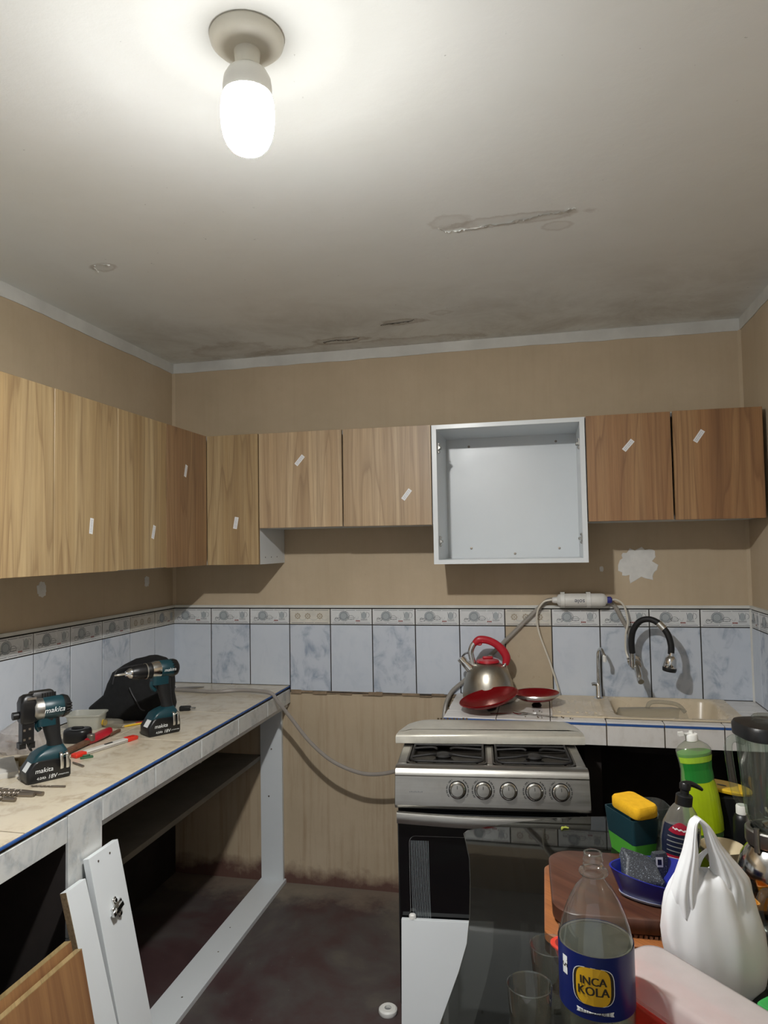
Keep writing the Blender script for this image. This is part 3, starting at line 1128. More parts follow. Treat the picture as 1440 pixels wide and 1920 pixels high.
# right pair
c = thing('wall_cabinet', 'short brown oak two-door wall cabinet right of the open white box', 'cabinet', (1.972, 0, SZ0 - 0.005), 0, GW)
carcass(c, 0.642, 0.298, SZ0 - 0.005, 2.070)
door(c, 0.0, 0.318, 0, 0.418, -0.318, 'wood_dark', (0.159, 0.294, 0.72))
door(c, 0.322, 0.642, -0.002, 0.418, -0.323, 'wood_dark', (0.416, 0.316, 0.60), 0.004)

# ------------------------------------------------------------------ left counter
KX = 0.606
YE = -2.60
c = thing('tiled_counter', 'long tiled masonry counter along the left wall with a blue front edge', 'counter', (0, 0, 0))
slab('slab', (0.010, YE, 0.838), (KX - 0.012, -0.010, ZL - 0.010), 'mortar', c)
slab('grout', (0.004, YE, ZL - 0.010), (KX - 0.008, -0.004, ZL - 0.004), 'grout', c)
ys = [0.0, -0.166, -0.566, -0.972, -1.366, -1.756, -2.15, -2.55]


def flat_tile(name, x0, x1, y0, y1, ztop, mat, parent, t=0.008, z_off=0.0):
    k = (name, round(x1 - x0, 4), round(y1 - y0, 4), mat)
    if k in _share:
        o = _share[k].copy()
        COL.objects.link(o)
    else:
        a, d, cc = (x1 - x0) / 2, (y1 - y0) / 2, 0.0012
        bb = B().loft([[(-a, -d, -t), (a, -d, -t), (a, d, -t), (-a, d, -t)], [(-a, -d, -cc), (a, -d, -cc), (a, d, -cc), (-a, d, -cc)],
                       [(-a + cc, -d + cc, 0), (a - cc, -d + cc, 0), (a - cc, d - cc, 0), (-a + cc, d - cc, 0)]], cap0=False)
        o = bb.build(name, mat, None, sharp=0)
        _share[k] = o
    o.parent = parent
    o.location = ((x0 + x1) / 2, (y0 + y1) / 2, ztop + z_off)
    return o


for y1, y0 in zip(ys, ys[1:]):
    flat_tile('top_tile', 0.008, 0.305, y0 + 0.0025, y1 - 0.0025, ZL, 'counter_tile', c, z_off=rn.uniform(-0.0006, 0.0006))
    flat_tile('top_tile', 0.308, KX - 0.006, y0 + 0.0025, y1 - 0.0025, ZL, 'counter_tile', c, z_off=rn.uniform(-0.0006, 0.0006))
slab('edge_strip', (KX - 0.004, YE, ZL - 0.007), (KX + 0.001, -0.004, ZL - 0.0005), 'blue', c, 0.0012)
ya = [0.0, -0.285, -0.587, -0.894, -1.196, -1.466, -1.609, -1.91, -2.21, -2.55]
for y1, y0 in zip(ya, ya[1:]):
    if y1 == -1.466:
        continue
    piece('apron_tile', (y1 - y0 - 0.005, 0.008, 0.064), 'apron_tile', c, (KX - 0.008, (y0 + y1) / 2, 0.868), PI / 2)
slab('pier', (0.02, -1.606, 0), (KX - 0.009, -1.469, 0.838), 'void_shade', c)  # pier sides darkened, the shade of the opening put into their colour
slab('pier', (0.02, -2.55, 0), (KX - 0.009, -2.42, 0.838), 'void_shade', c)
for za, zb in ((0.60, 0.9015), (0.298, 0.597), (0.0, 0.295)):
    piece('pier_tile', (0.140, 0.008, zb - za), 'apron_tile', c, (KX - 0.008, -1.5375, (za + zb) / 2), PI / 2)
# white boards lining the opening under the left counter
c = thing('cupboard_frame', 'white board frame lining the opening under the left counter, floor rail and shelf', 'frame', (0, 0, 0))
slab('floor_rail', (0.455, -1.462, 0.0), (0.576, -0.002, 0.018), 'melamine', c, 0.0007)
slab('back_post', (0.459, -0.020, 0.018), (0.567, -0.002, 0.812), 'melamine', c, 0.0007)
slab('top_rail', (0.470, -1.462, 0.815), (0.592, -0.002, 0.833), 'melamine', c, 0.0007)
slab('shelf', (0.03, -1.462, 0.566), (0.458, -0.004, 0.586), 'shelf', c, 0.0007)
cc_ = B()
cc_.box((-0.012, -0.02, -0.012), (0.012, 0.02, 0)).tube([(0, 0, -0.012), (0, 0, -0.026)], 0.006, 10, smooth=0)
o = cc_.build('door_catch', 'chrome', c, (0.55, -1.19, 0.815), bevel=0.001, seg=1)
o = o.copy()
COL.objects.link(o)
o.location = (0.55, -0.80, 0.815)
for x, yy, z, r in ((0.515, -0.0203, 0.62, PI / 2), (0.50, -0.0203, 0.40, PI / 2)):
    B().lathe([(0.004, 0), (0.004, 0.001), (0, 0.0015)], 10).build('screw', 'bit_steel', c, (x, yy, z), (r, 0, 0))
for yy in (-0.45, -0.62, -0.9):
    B().lathe([(0.003, 0), (0.003, 0.0006), (0, 0.0008)], 10).build('screw', 'bit_steel', c, (0.50 + 0.03 * (yy < -0.5), yy, 0.0182))


def leaning(name, label, cat, top, length, wd, t, dx, mats, group=None, yaw=0.0):
    """a board standing on the floor and tipped back against the counter: top = its upper rear edge"""
    ang = math.asin(min(1, dx / length))
    hz = length * math.cos(ang)
    r = thing(name, label, cat, (top[0] + dx, top[1], 0), 0, group, rot=(0, -ang, yaw))
    # local z runs up the board; local +x faces the room
    return r, length, ang


# slim white board carrying a hinge plate
GL = 'white boards leaning on the pier'
r, L_, a_ = leaning('leaning_board', 'slim white board with a steel hinge plate, leaning on the counter pier', 'board', (0.612, -1.495), 0.79, 0.125, 0.018, 0.17, 'melamine', GL)
slab('board', (0, -0.064, 0.0), (0.018, 0.064, L_), 'melamine', r, 0.0007)
hinge_plate_mesh(B()).build('hinge_plate', 'chrome', r, (0.0182, 0.005, L_ - 0.155), (0, -0.25, PI / 2), bevel=0.0006, seg=1).scale = (1.25, 1.25, 1.25)
for yy in (-0.03, 0.02):
    B().lathe([(0.003, 0), (0.003, 0.0008), (0, 0.001)], 8).build('screw', 'bit_steel', r, (0.0182, yy, L_ - 0.02), (0, PI / 2, 0))
r, L_, a_ = leaning('leaning_board', 'narrow white board with raw chipboard edge, left of the board with the hinge plate', 'board', (0.616, -1.622), 0.755, 0.06, 0.018, 0.19, 'melamine', GL)
slab('board', (0, -0.030, 0.0), (0.018, 0.045, L_), 'melamine', r, 0.0005)
slab('raw_edge', (0.0005, -0.0315, 0.0005), (0.0175, -0.030, L_ - 0.0005), 'chipboard', r)
GD = 'wood panels leaning at the lower left'
for k, (dx0, zl_, lab) in enumerate(((0.0, 0.66, 'orange wood panel leaning at lower left, rear one with the higher edge'),
                                      (0.026, 0.645, 'orange wood panel leaning at lower left, front one facing the room'))):
    L_ = zl_
    r = thing('wooden_board', lab, 'panel', (0.80 + dx0, -1.94, 0), 0, GD, rot=(0, -0.205, 0))
    B().box((0, -0.24, -L_ / 2), (0.018, 0.24, L_ / 2)).build('board', 'wood_floor_door', r, (0, 0, L_ / 2), sharp=0, bevel=0.0007, seg=1)
    slab('edge_band', (0, -0.24, L_), (0.018, 0.24, L_ + 0.0012), 'pine', r)

# ------------------------------------------------------------------ right counter and sink
YF = -0.447
X0 = 1.398
SX0, SX1, SY0, SY1 = 2.045, 2.455, -0.372, -0.032   # sink bowl opening
c = thing('tiled_sink_counter', 'white tiled counter with the cream sink, blue line along its front edge', 'counter', (0, 0, 0))
for nm, a, d in (('slab', (X0 + 0.004, YF + 0.008, 0.818), (SX0 - 0.012, -0.002, ZR - 0.009)), ('slab', (SX1 + 0.012, YF + 0.008, 0.818), (W - 0.003, -0.002, ZR - 0.009)),
                 ('slab', (SX0 - 0.012, YF + 0.008, 0.818), (SX1 + 0.012, SY0 - 0.012, ZR - 0.009)), ('slab', (SX0 - 0.012, SY1 + 0.012, 0.818), (SX1 + 0.012, -0.002, ZR - 0.009))):
    slab(nm, a, d, 'mortar', c)
for k in range(3):
    xa = X0 + 0.002 + T * k
    flat_tile('top_tile', xa, xa + T - 0.003, -0.335, -0.004, ZR, 'white_tile', c)
for k in range(6):
    xa = X0 + 0.002 + T * k
    flat_tile('top_tile', xa, min(xa + T - 0.003, W - 0.004), YF + 0.004, -0.338 if k < 3 else -0.392, ZR, 'white_tile', c)
flat_tile('top_tile', 2.51, W - 0.004, -0.20, -0.004, ZR, 'white_tile', c)
flat_tile('top_tile', 2.51, W - 0.004, -0.389, -0.203, ZR, 'white_tile', c)
for k in range(6):
    xa = X0 + T * k
    xb = min(xa + T, W - 0.002)
    piece('apron_tile', (xb - xa - 0.004, 0.008, 0.072), 'white_tile', c, ((xa + xb) / 2, YF + 0.008, 0.854))
    slab('edge_strip', (xa + 0.002, YF - 0.001, 0.891), (xb - 0.002, YF + 0.006, 0.8985), 'blue', c)
bm_ = B()
rr = random.Random(9)
for k in range(46):
    yy = rr.uniform(YF + 0.01, -0.01)
    zz = rr.uniform(0.82, ZR - 0.005)
    q = rr.uniform(0.006, 0.016)
    bm_.box((X0 - rr.uniform(0, 0.008), yy, zz - q / 2), (X0 + 0.006, yy + q, zz + q / 2))
tag(bm_.build('broken_mortar', 'mortar', c, sharp=0), kind='stuff')
slab('pier', (2.50, YF + 0.03, 0), (2.62, -0.02, 0.818), 'void_shade', c)  # both sink piers darkened to paint the shade of the void
slab('pier', (1.93, YF + 0.10, 0), (1.99, -0.02, 0.818), 'void_shade', c)

s = thing('sink', 'cream enamel sink with a stained drainboard, set in the white tiled counter', 'sink', (0, 0, ZR))
b = B()
# rim plate with the bowl pressed into it
n = 5
outer = rrect(SX1 - SX0 + 0.09, SY1 - SY0 + 0.036, 0.02, n, (SX0 + SX1) / 2 + 0.005, (SY0 + SY1) / 2 + 0.002)
ring = lambda dx, r, z: [(x, y_, z) for x, y_ in rrect(SX1 - SX0 - dx, SY1 - SY0 - dx, r, n, (SX0 + SX1) / 2, (SY0 + SY1) / 2)]
b.loft([[(x, y_, 0.0005) for x, y_ in outer], [(x, y_, 0.006) for x, y_ in outer], ring(-0.008, 0.055, 0.008), ring(0, 0.055, 0.006), ring(0.012, 0.055, -0.004), ring(0.03, 0.05, -0.09), ring(0.07, 0.05, -0.128), ring(0.16, 0.04, -0.136)], cap0=False, cap1=True)
b.build('bowl', 'cream', s, sharp=40)
B().loft([ring(-0.016, 0.06, -0.004), ring(0.018, 0.055, -0.095), ring(0.06, 0.05, -0.136), ring(0.15, 0.04, -0.142)], cap0=False).build('bowl_underside', 'void_shade', s, sharp=40)  # underside in the same painted shade colour
b = B()
b.loft([[(x, y_, z) for x, y_ in rrect(0.205 - d_, 0.375 - d_, 0.012, 4, 1.915, -0.200)] for d_, z in ((0, 0.0005), (0.0, 0.005), (0.004, 0.0065), (0.014, 0.0055))], cap0=False)
for k in range(5):
    b.box((1.835 + 0.034 * k, -0.33, 0.0055), (1.845 + 0.034 * k, -0.09, 0.0075))
b.build('drainboard', 'cream', s, sharp=35)
B().lathe([(0.022, 0), (0.022, 0.003), (0.016, 0.003), (0.014, 0.001), (0, 0.001)], 20).build('drain', 'chrome', s, ((SX0 + SX1) / 2, -0.2, -0.1355))
# ------------------------------------------------------------------ ceiling lamp (the room's one light)
c = thing('ceiling_lamp', 'glowing white bulb in a round plastic lampholder on the ceiling', 'lamp', (1.293, -2.038, H))
B().lathe([(0.066, 0), (0.068, -0.004), (0.066, -0.012), (0.058, -0.020), (0.040, -0.025), (0.024, -0.028), (0.022, -0.050), (0.0205, -0.056), (0, -0.056)], 40).build('lampholder', 'lamp_base', c)
B().lathe([(0.0, -0.054), (0.018, -0.054), (0.024, -0.060), (0.036, -0.068), (0.0425, -0.080), (0.0445, -0.096), (0.0445, -0.112)], 48).build('bulb_collar', 'collar', c)
B().lathe([(0.0445, -0.112), (0.0475, -0.125), (0.0485, -0.140), (0.0485, -0.155), (0.047, -0.172), (0.0435, -0.188), (0.038, -0.200), (0.030, -0.2095), (0.020, -0.2150), (0.010, -0.2172), (0, -0.2178)], 56).build('bulb', 'glow', c, sharp=60)

# ------------------------------------------------------------------ gas stove
TH = math.radians(5.3)
c = thing('gas_stove', 'stainless gas stove with black oven door, standing before the sink counter', 'stove', (1.314, -0.954, 0), TH)
SW, SD = 0.602, 0.432
slab('body', (0.004, 0.012, 0.05), (SW - 0.004, SD, 0.822), 'enamel', c, 0.003)
for x in (0.04, SW - 0.04):
    for yy in (0.05, SD - 0.04):
        B().lathe([(0, 0), (0.016, 0), (0.018, 0.006), (0.012, 0.01), (0.012, 0.05)], 14).build('foot', 'black', c, (x, yy, 0))
# cooktop: steel rim with two wells
b = B()
wl = [(0.032, 0.290), (0.312, 0.570)]
y0, y1, ztop, zw = 0.045, 0.425, 0.860, 0.834
b.box((0, 0.004, zw - 0.014), (SW, SD, zw - 0.002))
b.box((0, 0.004, zw - 0.004), (SW, y0, ztop)).box((0, y1, zw - 0.004), (SW, SD, ztop))
b.box((0, y0, zw - 0.004), (wl[0][0], y1, ztop)).box((wl[0][1], y0, zw - 0.004), (wl[1][0], y1, ztop)).box((wl[1][1], y0, zw - 0.004), (SW, y1, ztop))
b.build('cooktop', 'steel', c, sharp=30, bevel=0.004)
for xa, xb in wl:
    b = B()
    rg = lambda d, z: [(x, y_, z) for x, y_ in rrect(xb - xa - d, y1 - y0 - d, 0.03, 5, (xa + xb) / 2, (y0 + y1) / 2)]
    b.loft([rg(-0.008, ztop + 0.0006), rg(0.004, ztop + 0.001), rg(0.014, zw + 0.004), rg(0.05, zw)], cap0=False, cap1=True)
    b.build('well', 'well', c, sharp=40)
gr = []
for (xa, xb), bx in zip(wl, (0.146, 0.447)):
    for by in (0.150, 0.335):
        bb = B()
        bb.lathe([(0.034, 0), (0.036, 0.004), (0.026, 0.012), (0.024, 0.019), (0.0, 0.019)], 24)
        bb.lathe([(0.0, 0.018), (0.028, 0.018), (0.030, 0.023), (0.024, 0.028), (0, 0.029)], 24)
        bb.build('burner', 'cast', c, (bx, by, zw + 0.0005))
    b = B()
    cx = (xa + xb) / 2
    loop = [(x, y_, ztop + 0.004) for x, y_ in rrect(xb - xa - 0.022, y1 - y0 - 0.022, 0.03, 4, cx, (y0 + y1) / 2)]
    b.tube(loop + loop[:2], 0.0042, 8, smooth=0)
    b.tube([(xa + 0.011, 0.243, ztop + 0.005), (xb - 0.011, 0.243, ztop + 0.005)], 0.004, 8, smooth=0)
    for by in (0.150, 0.335):
        for dx, dy in ((1, 0.16), (-1, 0.16), (1, -0.16), (-1, -0.16)):
            xe = xb - 0.012 if dx > 0 else xa + 0.012
            b.tube([(xe, by + dy * 0.30, ztop + 0.004), (bx + dx * 0.070, by + dy * 0.29, ztop + 0.008), (bx + dx * 0.036, by + dy * 0.25, ztop + 0.011), (bx + dx * 0.022, by + dy * 0.20, ztop + 0.008)], 0.0042, 8, smooth=4)
    for x, y_ in ((xa + 0.03, y0 + 0.02), (xb - 0.03, y0 + 0.02), (xa + 0.03, y1 - 0.02), (xb - 0.03, y1 - 0.02)):
        b.tube([(x, y_, ztop + 0.004), (x, y_, zw + 0.001)], 0.004, 8, smooth=0)
    b.build('grate', 'cast', c)
# control panel: bullnose top, face leaning outwards
prof = [(0.034, 0.8605), (0.020, 0.8615), (0.008, 0.861), (-0.002, 0.8575), (-0.0085, 0.851), (-0.012, 0.842), (-0.0132, 0.8385), (-0.0112, 0.837), (-0.0115, 0.8355), (-0.020, 0.802), (-0.030, 0.764), (-0.0315, 0.752), (-0.027, 0.742), (-0.012, 0.738), (0.012, 0.738)]
B().loft([[(x, y_, z) for y_, z in prof][::-1] for x in (-0.001, SW + 0.001)]).build('control_panel', 'steel', c, sharp=25, bevel=0.002)
tilt = math.atan2(0.0095, 0.042)
for i, x in enumerate((0.197, 0.277, 0.355, 0.434, 0.514)):
    z = 0.800
    yp = -0.0207
    k = B().lathe([(0.0205, 0.004), (0.0205, 0.009), (0.0195, 0.022), (0.018, 0.0245), (0.0, 0.026)], 28).build('knob', 'steel', c, (x, yp, z), (PI / 2 - tilt, 0, 0))
    B().lathe([(0.0270, 0), (0.0275, 0.002), (0.0255, 0.006), (0.0235, 0.008), (0.0206, 0.0085)], 28).build('knob_skirt', 'black', k)
    B().lathe([(0.0240, 0.0072), (0.0246, 0.0084), (0.0226, 0.0098), (0.0206, 0.0090)], 28).build('knob_ring', 'chrome', k)
    B().box((-0.0008, 0.004, 0.0246), (0.0008, 0.014, 0.0266)).build('pointer', 'black', k, sharp=0)
    if i != 2:
        b = B()
        for a0, a1 in ((120, 150), (156, 240), (-60, 60)):
            nn = max(2, int(abs(a1 - a0) / 7))
            for q in range(nn):
                a = math.radians(a0 + (a1 - a0) * q / nn)
                e = math.radians(4.2 if q % 3 else 2.0)
                r0, r1 = 0.0315, 0.0360
                b.add([(r * math.cos(t), r * math.sin(t), 0.0006) for r, t in ((r0, a), (r1, a), (r1, a + e), (r0, a + e))], [(0, 1, 2, 3)])
        tag(b.build('dial_print', 'black', c, (x, yp, z), (PI / 2 - tilt, 0, 0), sharp=0), kind='stuff')
b = B()
for q in range(8):
    b.box((0.045 + q * 0.0055, -0.0242, 0.790), (0.0485 + q * 0.0055, -0.0236, 0.7925 + 0.0012 * (q % 2)))
b.build('faint_print', 'grey', c, sharp=0)
# oven door
slab('oven_door', (0.004, -0.012, 0.128), (SW - 0.004, 0.010, 0.722), 'oven_glass', c, 0.004)
for sx in (0, 1):
    b = B()
    for q in range(14):
        x = 0.046 + q * 0.0042 if not sx else SW - 0.046 - q * 0.0042
        b.ribbon([(x, 0.636), (x + 0.001, 0.50), (x + 0.004, 0.372)], 0.0011, -0.0124)
    b.build('window_stripes', 'stripe', c, sharp=0)
b = B()
b.ribbon([(p_[0], p_[1]) for p_ in rrect(0.52, 0.30, 0.02, 5, SW / 2, 0.50)], 0.0012, -0.0123, closed=True)
b.build('window_outline', 'grey', c, sharp=0)
hb = []
for i in range(17):
    t = i / 16
    x = 0.006 + t * (SW - 0.012)
    bow = math.sin(PI * t)
    yy = -0.036 - 0.016 * bow
    zc = 0.716 - 0.004 * bow
    hb.append([(x, yy + dy, zc + dz) for dy, dz in ((-0.008, -0.016), (-0.011, -0.006), (-0.011, 0.006), (-0.006, 0.016), (0.004, 0.018), (0.004, 0.012), (-0.001, 0.0), (0.003, -0.012), (0.003, -0.018))])
hd = B().loft(hb).build('door_handle', 'steel', c, sharp=50)
for x in (0.02, SW - 0.02):
    slab('handle_mount', (x - 0.012, -0.034, 0.704), (x + 0.012, -0.010, 0.726), 'steel', hd, 0.002)
slab('kick_drawer', (0.004, -0.006, 0.056), (SW - 0.004, 0.012, 0.122), 'enamel', c, 0.002)

# lid lying over the back burners
c = thing('stove_lid', 'worn steel stove lid laid over the rear burners, against the sink counter', 'lid', (1.314, -0.954, 0.8665), TH)
pl = lambda k, z: [(x, y_, z) for x, y_ in
                   [(-0.027 + k, 0.243 + k), (0.632 - k, 0.262 + k), (0.632 - k, 0.30), (0.620 - k, 0.38), (0.605 - k, 0.425 - k * 0.4), (0.585 - k * 0.6, 0.449 - k), (0.54, 0.455 - k), (0.12, 0.458 - k),
                    (0.075 + k * 0.4, 0.455 - k), (0.045 + k * 0.7, 0.440 - k * 0.7), (0.020 + k, 0.415 - k * 0.4), (0.0 + k, 0.38), (-0.022 + k, 0.29)]]
B().loft([pl(0.003, 0.0), pl(0.0, 0.002), pl(0.0, 0.024), pl(0.003, 0.033), pl(0.012, 0.0375), pl(0.05, 0.039)], cap0=False).build('panel', 'steel_top', c, sharp=50)
b = B()
rr = random.Random(3)
for q in range(10):
    b.box((0.11 + q * 0.012, 0.447, 0.036), (0.118 + q * 0.012, 0.452 + rr.uniform(0, 0.004), 0.0395 + rr.uniform(0, 0.004)))
tag(b.build('crumbs', 'debris', c, sharp=0), kind='stuff')

# white panel leaning on the oven door
c = thing('white_panel', 'white board leaning upright on the black oven door', 'panel', (1.314, -0.954, 0), TH)
t_ = math.atan2(0.06, 0.398)
b = B().box((0.0, -0.018, 0), (0.455, 0, 0.405))
o = b.build('board', 'melamine', c, (0.014, -0.084, 0.001), (-math.atan2(0.066, 0.40), 0, 0), sharp=0, bevel=0.0007, seg=1)
B().lathe([(0.011, 0), (0.011, 0.010), (0.008, 0.014), (0, 0.014)], 14).build('plug', 'white', o, (0.034, -0.009, 0.405))

# ------------------------------------------------------------------ on the sink counter: kettle, pot lids, cutlery
c = thing('kettle', 'brushed steel whistling kettle with red handle and lid, on the sink counter', 'kettle', (1.550, -0.128, ZR), 0.15)
B().lathe([(0, 0), (0.100, 0), (0.108, 0.004), (0.1105, 0.020), (0.108, 0.050), (0.101, 0.085), (0.089, 0.118), (0.073, 0.142), (0.055, 0.156), (0.046, 0.160), (0.0, 0.162)], 48).build('body', 'kettle', c, sharp=50)
k = B().lathe([(0.048, 0.160), (0.050, 0.163), (0.046, 0.170), (0.030, 0.175), (0.0, 0.177)], 36).build('lid', 'red', c)
B().box((-0.022, -0.006, 0.175), (0.022, 0.006, 0.186)).build('lid_grip', 'red', k, bevel=0.004)
sp = B().tube([(-0.070, 0, 0.128), (-0.098, 0, 0.158), (-0.104, 0, 0.165)], 0.02, 16, radii=[0.021, 0.017, 0.0155]).build('spout', 'chrome', c)
B().tube([(-0.102, 0, 0.163), (-0.116, 0, 0.180)], 0.018, 16, smooth=0).build('whistle', 'chrome', sp)
B().tube([(-0.110, 0.0, 0.182), (-0.098, 0, 0.196), (-0.082, 0, 0.203)], 0.004, 8).build('whistle_lever', 'black', sp)
B().tube([(-0.061, 0, 0.148), (-0.068, 0, 0.178), (-0.072, 0, 0.205), (-0.062, 0, 0.232), (-0.048, 0, 0.246)], 0.0085, 12, flat=1.5).build('handle_post', 'chrome', c)
B().tube([(-0.056, 0, 0.240), (-0.035, 0, 0.256), (0.0, 0, 0.254), (0.035, 0, 0.238), (0.066, 0, 0.208), (0.080, 0, 0.178), (0.074, 0, 0.150)], 0.012, 14, radii=[0.009, 0.0125, 0.012, 0.012, 0.0135, 0.013, 0.010], flat=1.35).build('handle', 'red', c)
B().tube([(-0.046, 0, 0.238), (-0.030, 0, 0.236), (-0.026, 0, 0.244)], 0.005, 8).build('trigger', 'red', c)
B().tube([(0.068, 0, 0.140), (0.076, 0, 0.158)], 0.011, 12, smooth=0).build('handle_ferrule', 'chrome', c)


def pot_lid(name, label, r, loc, rot, rim):
    c_ = thing(name, label, 'lid', loc, 0, 'red pot lids by the kettle', rot)
    # lying upside down: bowl of the lid opens upward, knob beneath
    k_ = r / 0.13
    B().lathe([(0, 0.022), (0.045 * k_, 0.022), (0.085 * k_, 0.029), (0.108 * k_, 0.038), (0.113 * k_, 0.044), (0.120 * k_, 0.046), (0.128 * k_, 0.050), (0.1300 * k_, 0.054), (0.127 * k_, 0.0555), (0.121 * k_, 0.050), (0.112 * k_, 0.047), (0.106 * k_, 0.042), (0.083 * k_, 0.0325), (0.045 * k_, 0.0255), (0, 0.0255)], 56).build('dome', 'red_lid', c_)
    if rim:
        B().lathe([(0.112 * k_, 0.041), (0.129 * k_, 0.0485), (0.1315 * k_, 0.053), (0.129 * k_, 0.0575), (0.125 * k_, 0.0565)], 56).build('rim', rim, c_)
    B().lathe([(0, 0), (0.018, 0.0), (0.021, 0.006), (0.016, 0.013), (0.009, 0.018), (0.009, 0.023), (0, 0.023)], 20).build('knob', 'black', c_)
    return c_


pot_lid('pot_lid', 'large dark red pot lid upside down, tilted against the kettle', 0.120, (1.578, -0.338, ZR + 0.007), (0.09, -0.21, 0), None)
pot_lid('pot_lid', 'small red pot lid with pale rim, upside down on its black knob', 0.095, (1.752, -0.225, ZR + 0.001), (0.0, -0.02, 0), 'silver_trim')


def cutlery(name, label, loc, rz, fork):
    c_ = thing(name, label, name, loc, rz)
    b_ = B()
    b_.tube([(-0.09, 0, 0.003), (-0.05, 0, 0.004), (0.0, 0, 0.006), (0.03, 0, 0.008)], 0.004, 8, radii=[0.005, 0.0045, 0.003, 0.003], flat=0.4)
    b_.build('handle', 'chrome', c_)
    b_ = B()
    if fork:
        b_.loft([sring(0.010, 0.002, 0, 2, 10)], cap0=False, cap1=False)
        b_ = B()
        b_.tube([(0.028, 0, 0.008), (0.045, 0, 0.006), (0.055, 0, 0.005)], 0.01, 10, radii=[0.004, 0.010, 0.011], flat=0.2)
        for q in (-0.009, -0.003, 0.003, 0.009):
            b_.tube([(0.052, q, 0.005), (0.07, q, 0.004), (0.088, q, 0.007)], 0.0016, 6)
        b_.build('tines', 'chrome', c_)
    else:
        b_.tube([(0.028, 0, 0.008), (0.045, 0, 0.006), (0.060, 0, 0.004), (0.078, 0, 0.006), (0.086, 0, 0.009)], 0.01, 12, radii=[0.004, 0.016, 0.019, 0.014, 0.003], flat=0.25)
        b_.build('spoon_bowl', 'chrome', c_)
    return c_


cutlery('fork', 'steel fork lying in front of the small red pot lid', (1.665, -0.375, ZR), 0.10, True)
cutlery('spoon', 'steel spoon lying across the fork near the counter edge', (1.745, -0.385, ZR), 2.9, False)
b = B()
rr = random.Random(21)
for q in range(26):
    x, yy = rr.uniform(1.70, 2.0), rr.uniform(-0.42, -0.30)
    r_ = rr.uniform(0.002, 0.006)
    b.box((x, yy, ZR), (x + r_, yy + r_ * 0.7, ZR + 0.003))
tag(b.build('food_crumbs', 'debris', None, sharp=0), 'dark crumbs scattered on the counter left of the sink', 'crumbs', None, 'stuff')
c = thing('plastic_jug', 'clear plastic jug lying on its side in the cream sink', 'jug', (2.20, -0.215, ZR - 0.128), 0.15)
B().loft([[(x, y_ * k, z * k + 0.075) for y_, z in [(0.07 * math.cos(2 * PI * j / 20), 0.062 * math.sin(2 * PI * j / 20)) for j in range(20)]] for x, k in ((-0.13, 0.8), (-0.125, 0.98), (-0.05, 1.0), (0.08, 1.0), (0.12, 0.9))], cap1=False).build('body', 'clear_plastic', c)
B().tube([(-0.02, 0.0, 0.135), (0.0, 0, 0.158), (0.09, 0, 0.150), (0.125, 0, 0.118)], 0.008, 10).build('handle', 'clear_plastic', c)

# ------------------------------------------------------------------ taps, water filter and hoses
c = thing('filter_tap', 'slim chrome drinking-water tap left of the sink bowl', 'tap', (2.008, -0.05, ZR))
B().lathe([(0, 0), (0.024, 0), (0.024, 0.004), (0.015, 0.009), (0.0125, 0.014), (0.0115, 0.060), (0.008, 0.066), (0, 0.066)], 20).build('base', 'chrome', c)
B().tube([(0, 0, 0.06), (0.0, 0, 0.12), (0.002, 0, 0.19), (0.008, -0.012, 0.212), (0.016, -0.035, 0.215), (0.022, -0.055, 0.196), (0.024, -0.060, 0.176)], 0.0062, 12).build('spout', 'chrome', c)
B().lathe([(0.0075, -0.012), (0.008, 0.0), (0.0075, 0.014)], 14).build('outlet_tip', 'white', c, (0.0237, -0.0595, 0.18))
B().tube([(0.0, -0.002, 0.058), (-0.018, -0.01, 0.066), (-0.028, -0.014, 0.064)], 0.0042, 8, flat=1.6).build('lever', 'chrome', c)

c = thing('wall_faucet', 'chrome wall faucet with black bendable hose spout and spray head over the sink', 'faucet', (2.160, 0, 0))
b = B()
b.tube([(0.0, -0.006, 1.062), (0.0, -0.03, 1.06)], 0.028, 20, smooth=0)
b.tube([(0.0, -0.02, 1.06), (0.002, -0.082, 1.055)], 0.0205, 16, smooth=0)
b.build('valve_body', 'chrome', c, bevel=0.002)
B().tube([(-0.004, -0.055, 1.07), (-0.022, -0.06, 1.072), (-0.034, -0.06, 1.070)], 0.011, 14, smooth=0).build('inlet', 'chrome', c)
B().tube([(0.002, -0.07, 1.055), (0.006, -0.11, 1.018), (0.008, -0.125, 0.998)], 0.012, 14, radii=[0.014, 0.013, 0.010]).build('lever', 'chrome', c)
B().tube([(0.0075, -0.120, 1.005), (0.010, -0.136, 0.996)], 0.0125, 14, smooth=0).build('button', 'silver_trim', c)
B().tube([(-0.014, -0.078, 1.05), (-0.014, -0.082, 1.115)], 0.0115, 14, smooth=0).build('riser', 'chrome', c)
arcp = [(-0.014, -0.082, 1.105), (-0.017, -0.088, 1.15), (-0.010, -0.10, 1.20), (0.016, -0.115, 1.240), (0.052, -0.13, 1.250), (0.087, -0.145, 1.233), (0.115, -0.155, 1.195), (0.126, -0.16, 1.15), (0.125, -0.16, 1.115)]
B().tube(arcp, 0.0125, 14, smooth=8).build('flexible_hose', 'rubber', c)
B().tube([(0.084, -0.1440, 1.2365), (0.104, -0.152, 1.2135)], 0.0136, 14, smooth=0).build('hose_collar', 'silver_trim', c)
hd = B()
hd.lathe([(0, 0.046), (0.009, 0.046), (0.011, 0.034), (0.016, 0.030), (0.022, 0.022), (0.0265, -0.014), (0.0245, -0.018), (0, -0.018)], 24)
hd = hd.build('spray_head', 'chrome', c, (0.120, -0.162, 1.075), (0.06, 0.16, 0))
B().lathe([(0.0266, -0.013), (0.0275, -0.020), (0.026, -0.029), (0, -0.030)], 24).build('nozzle_ring', 'black', hd)

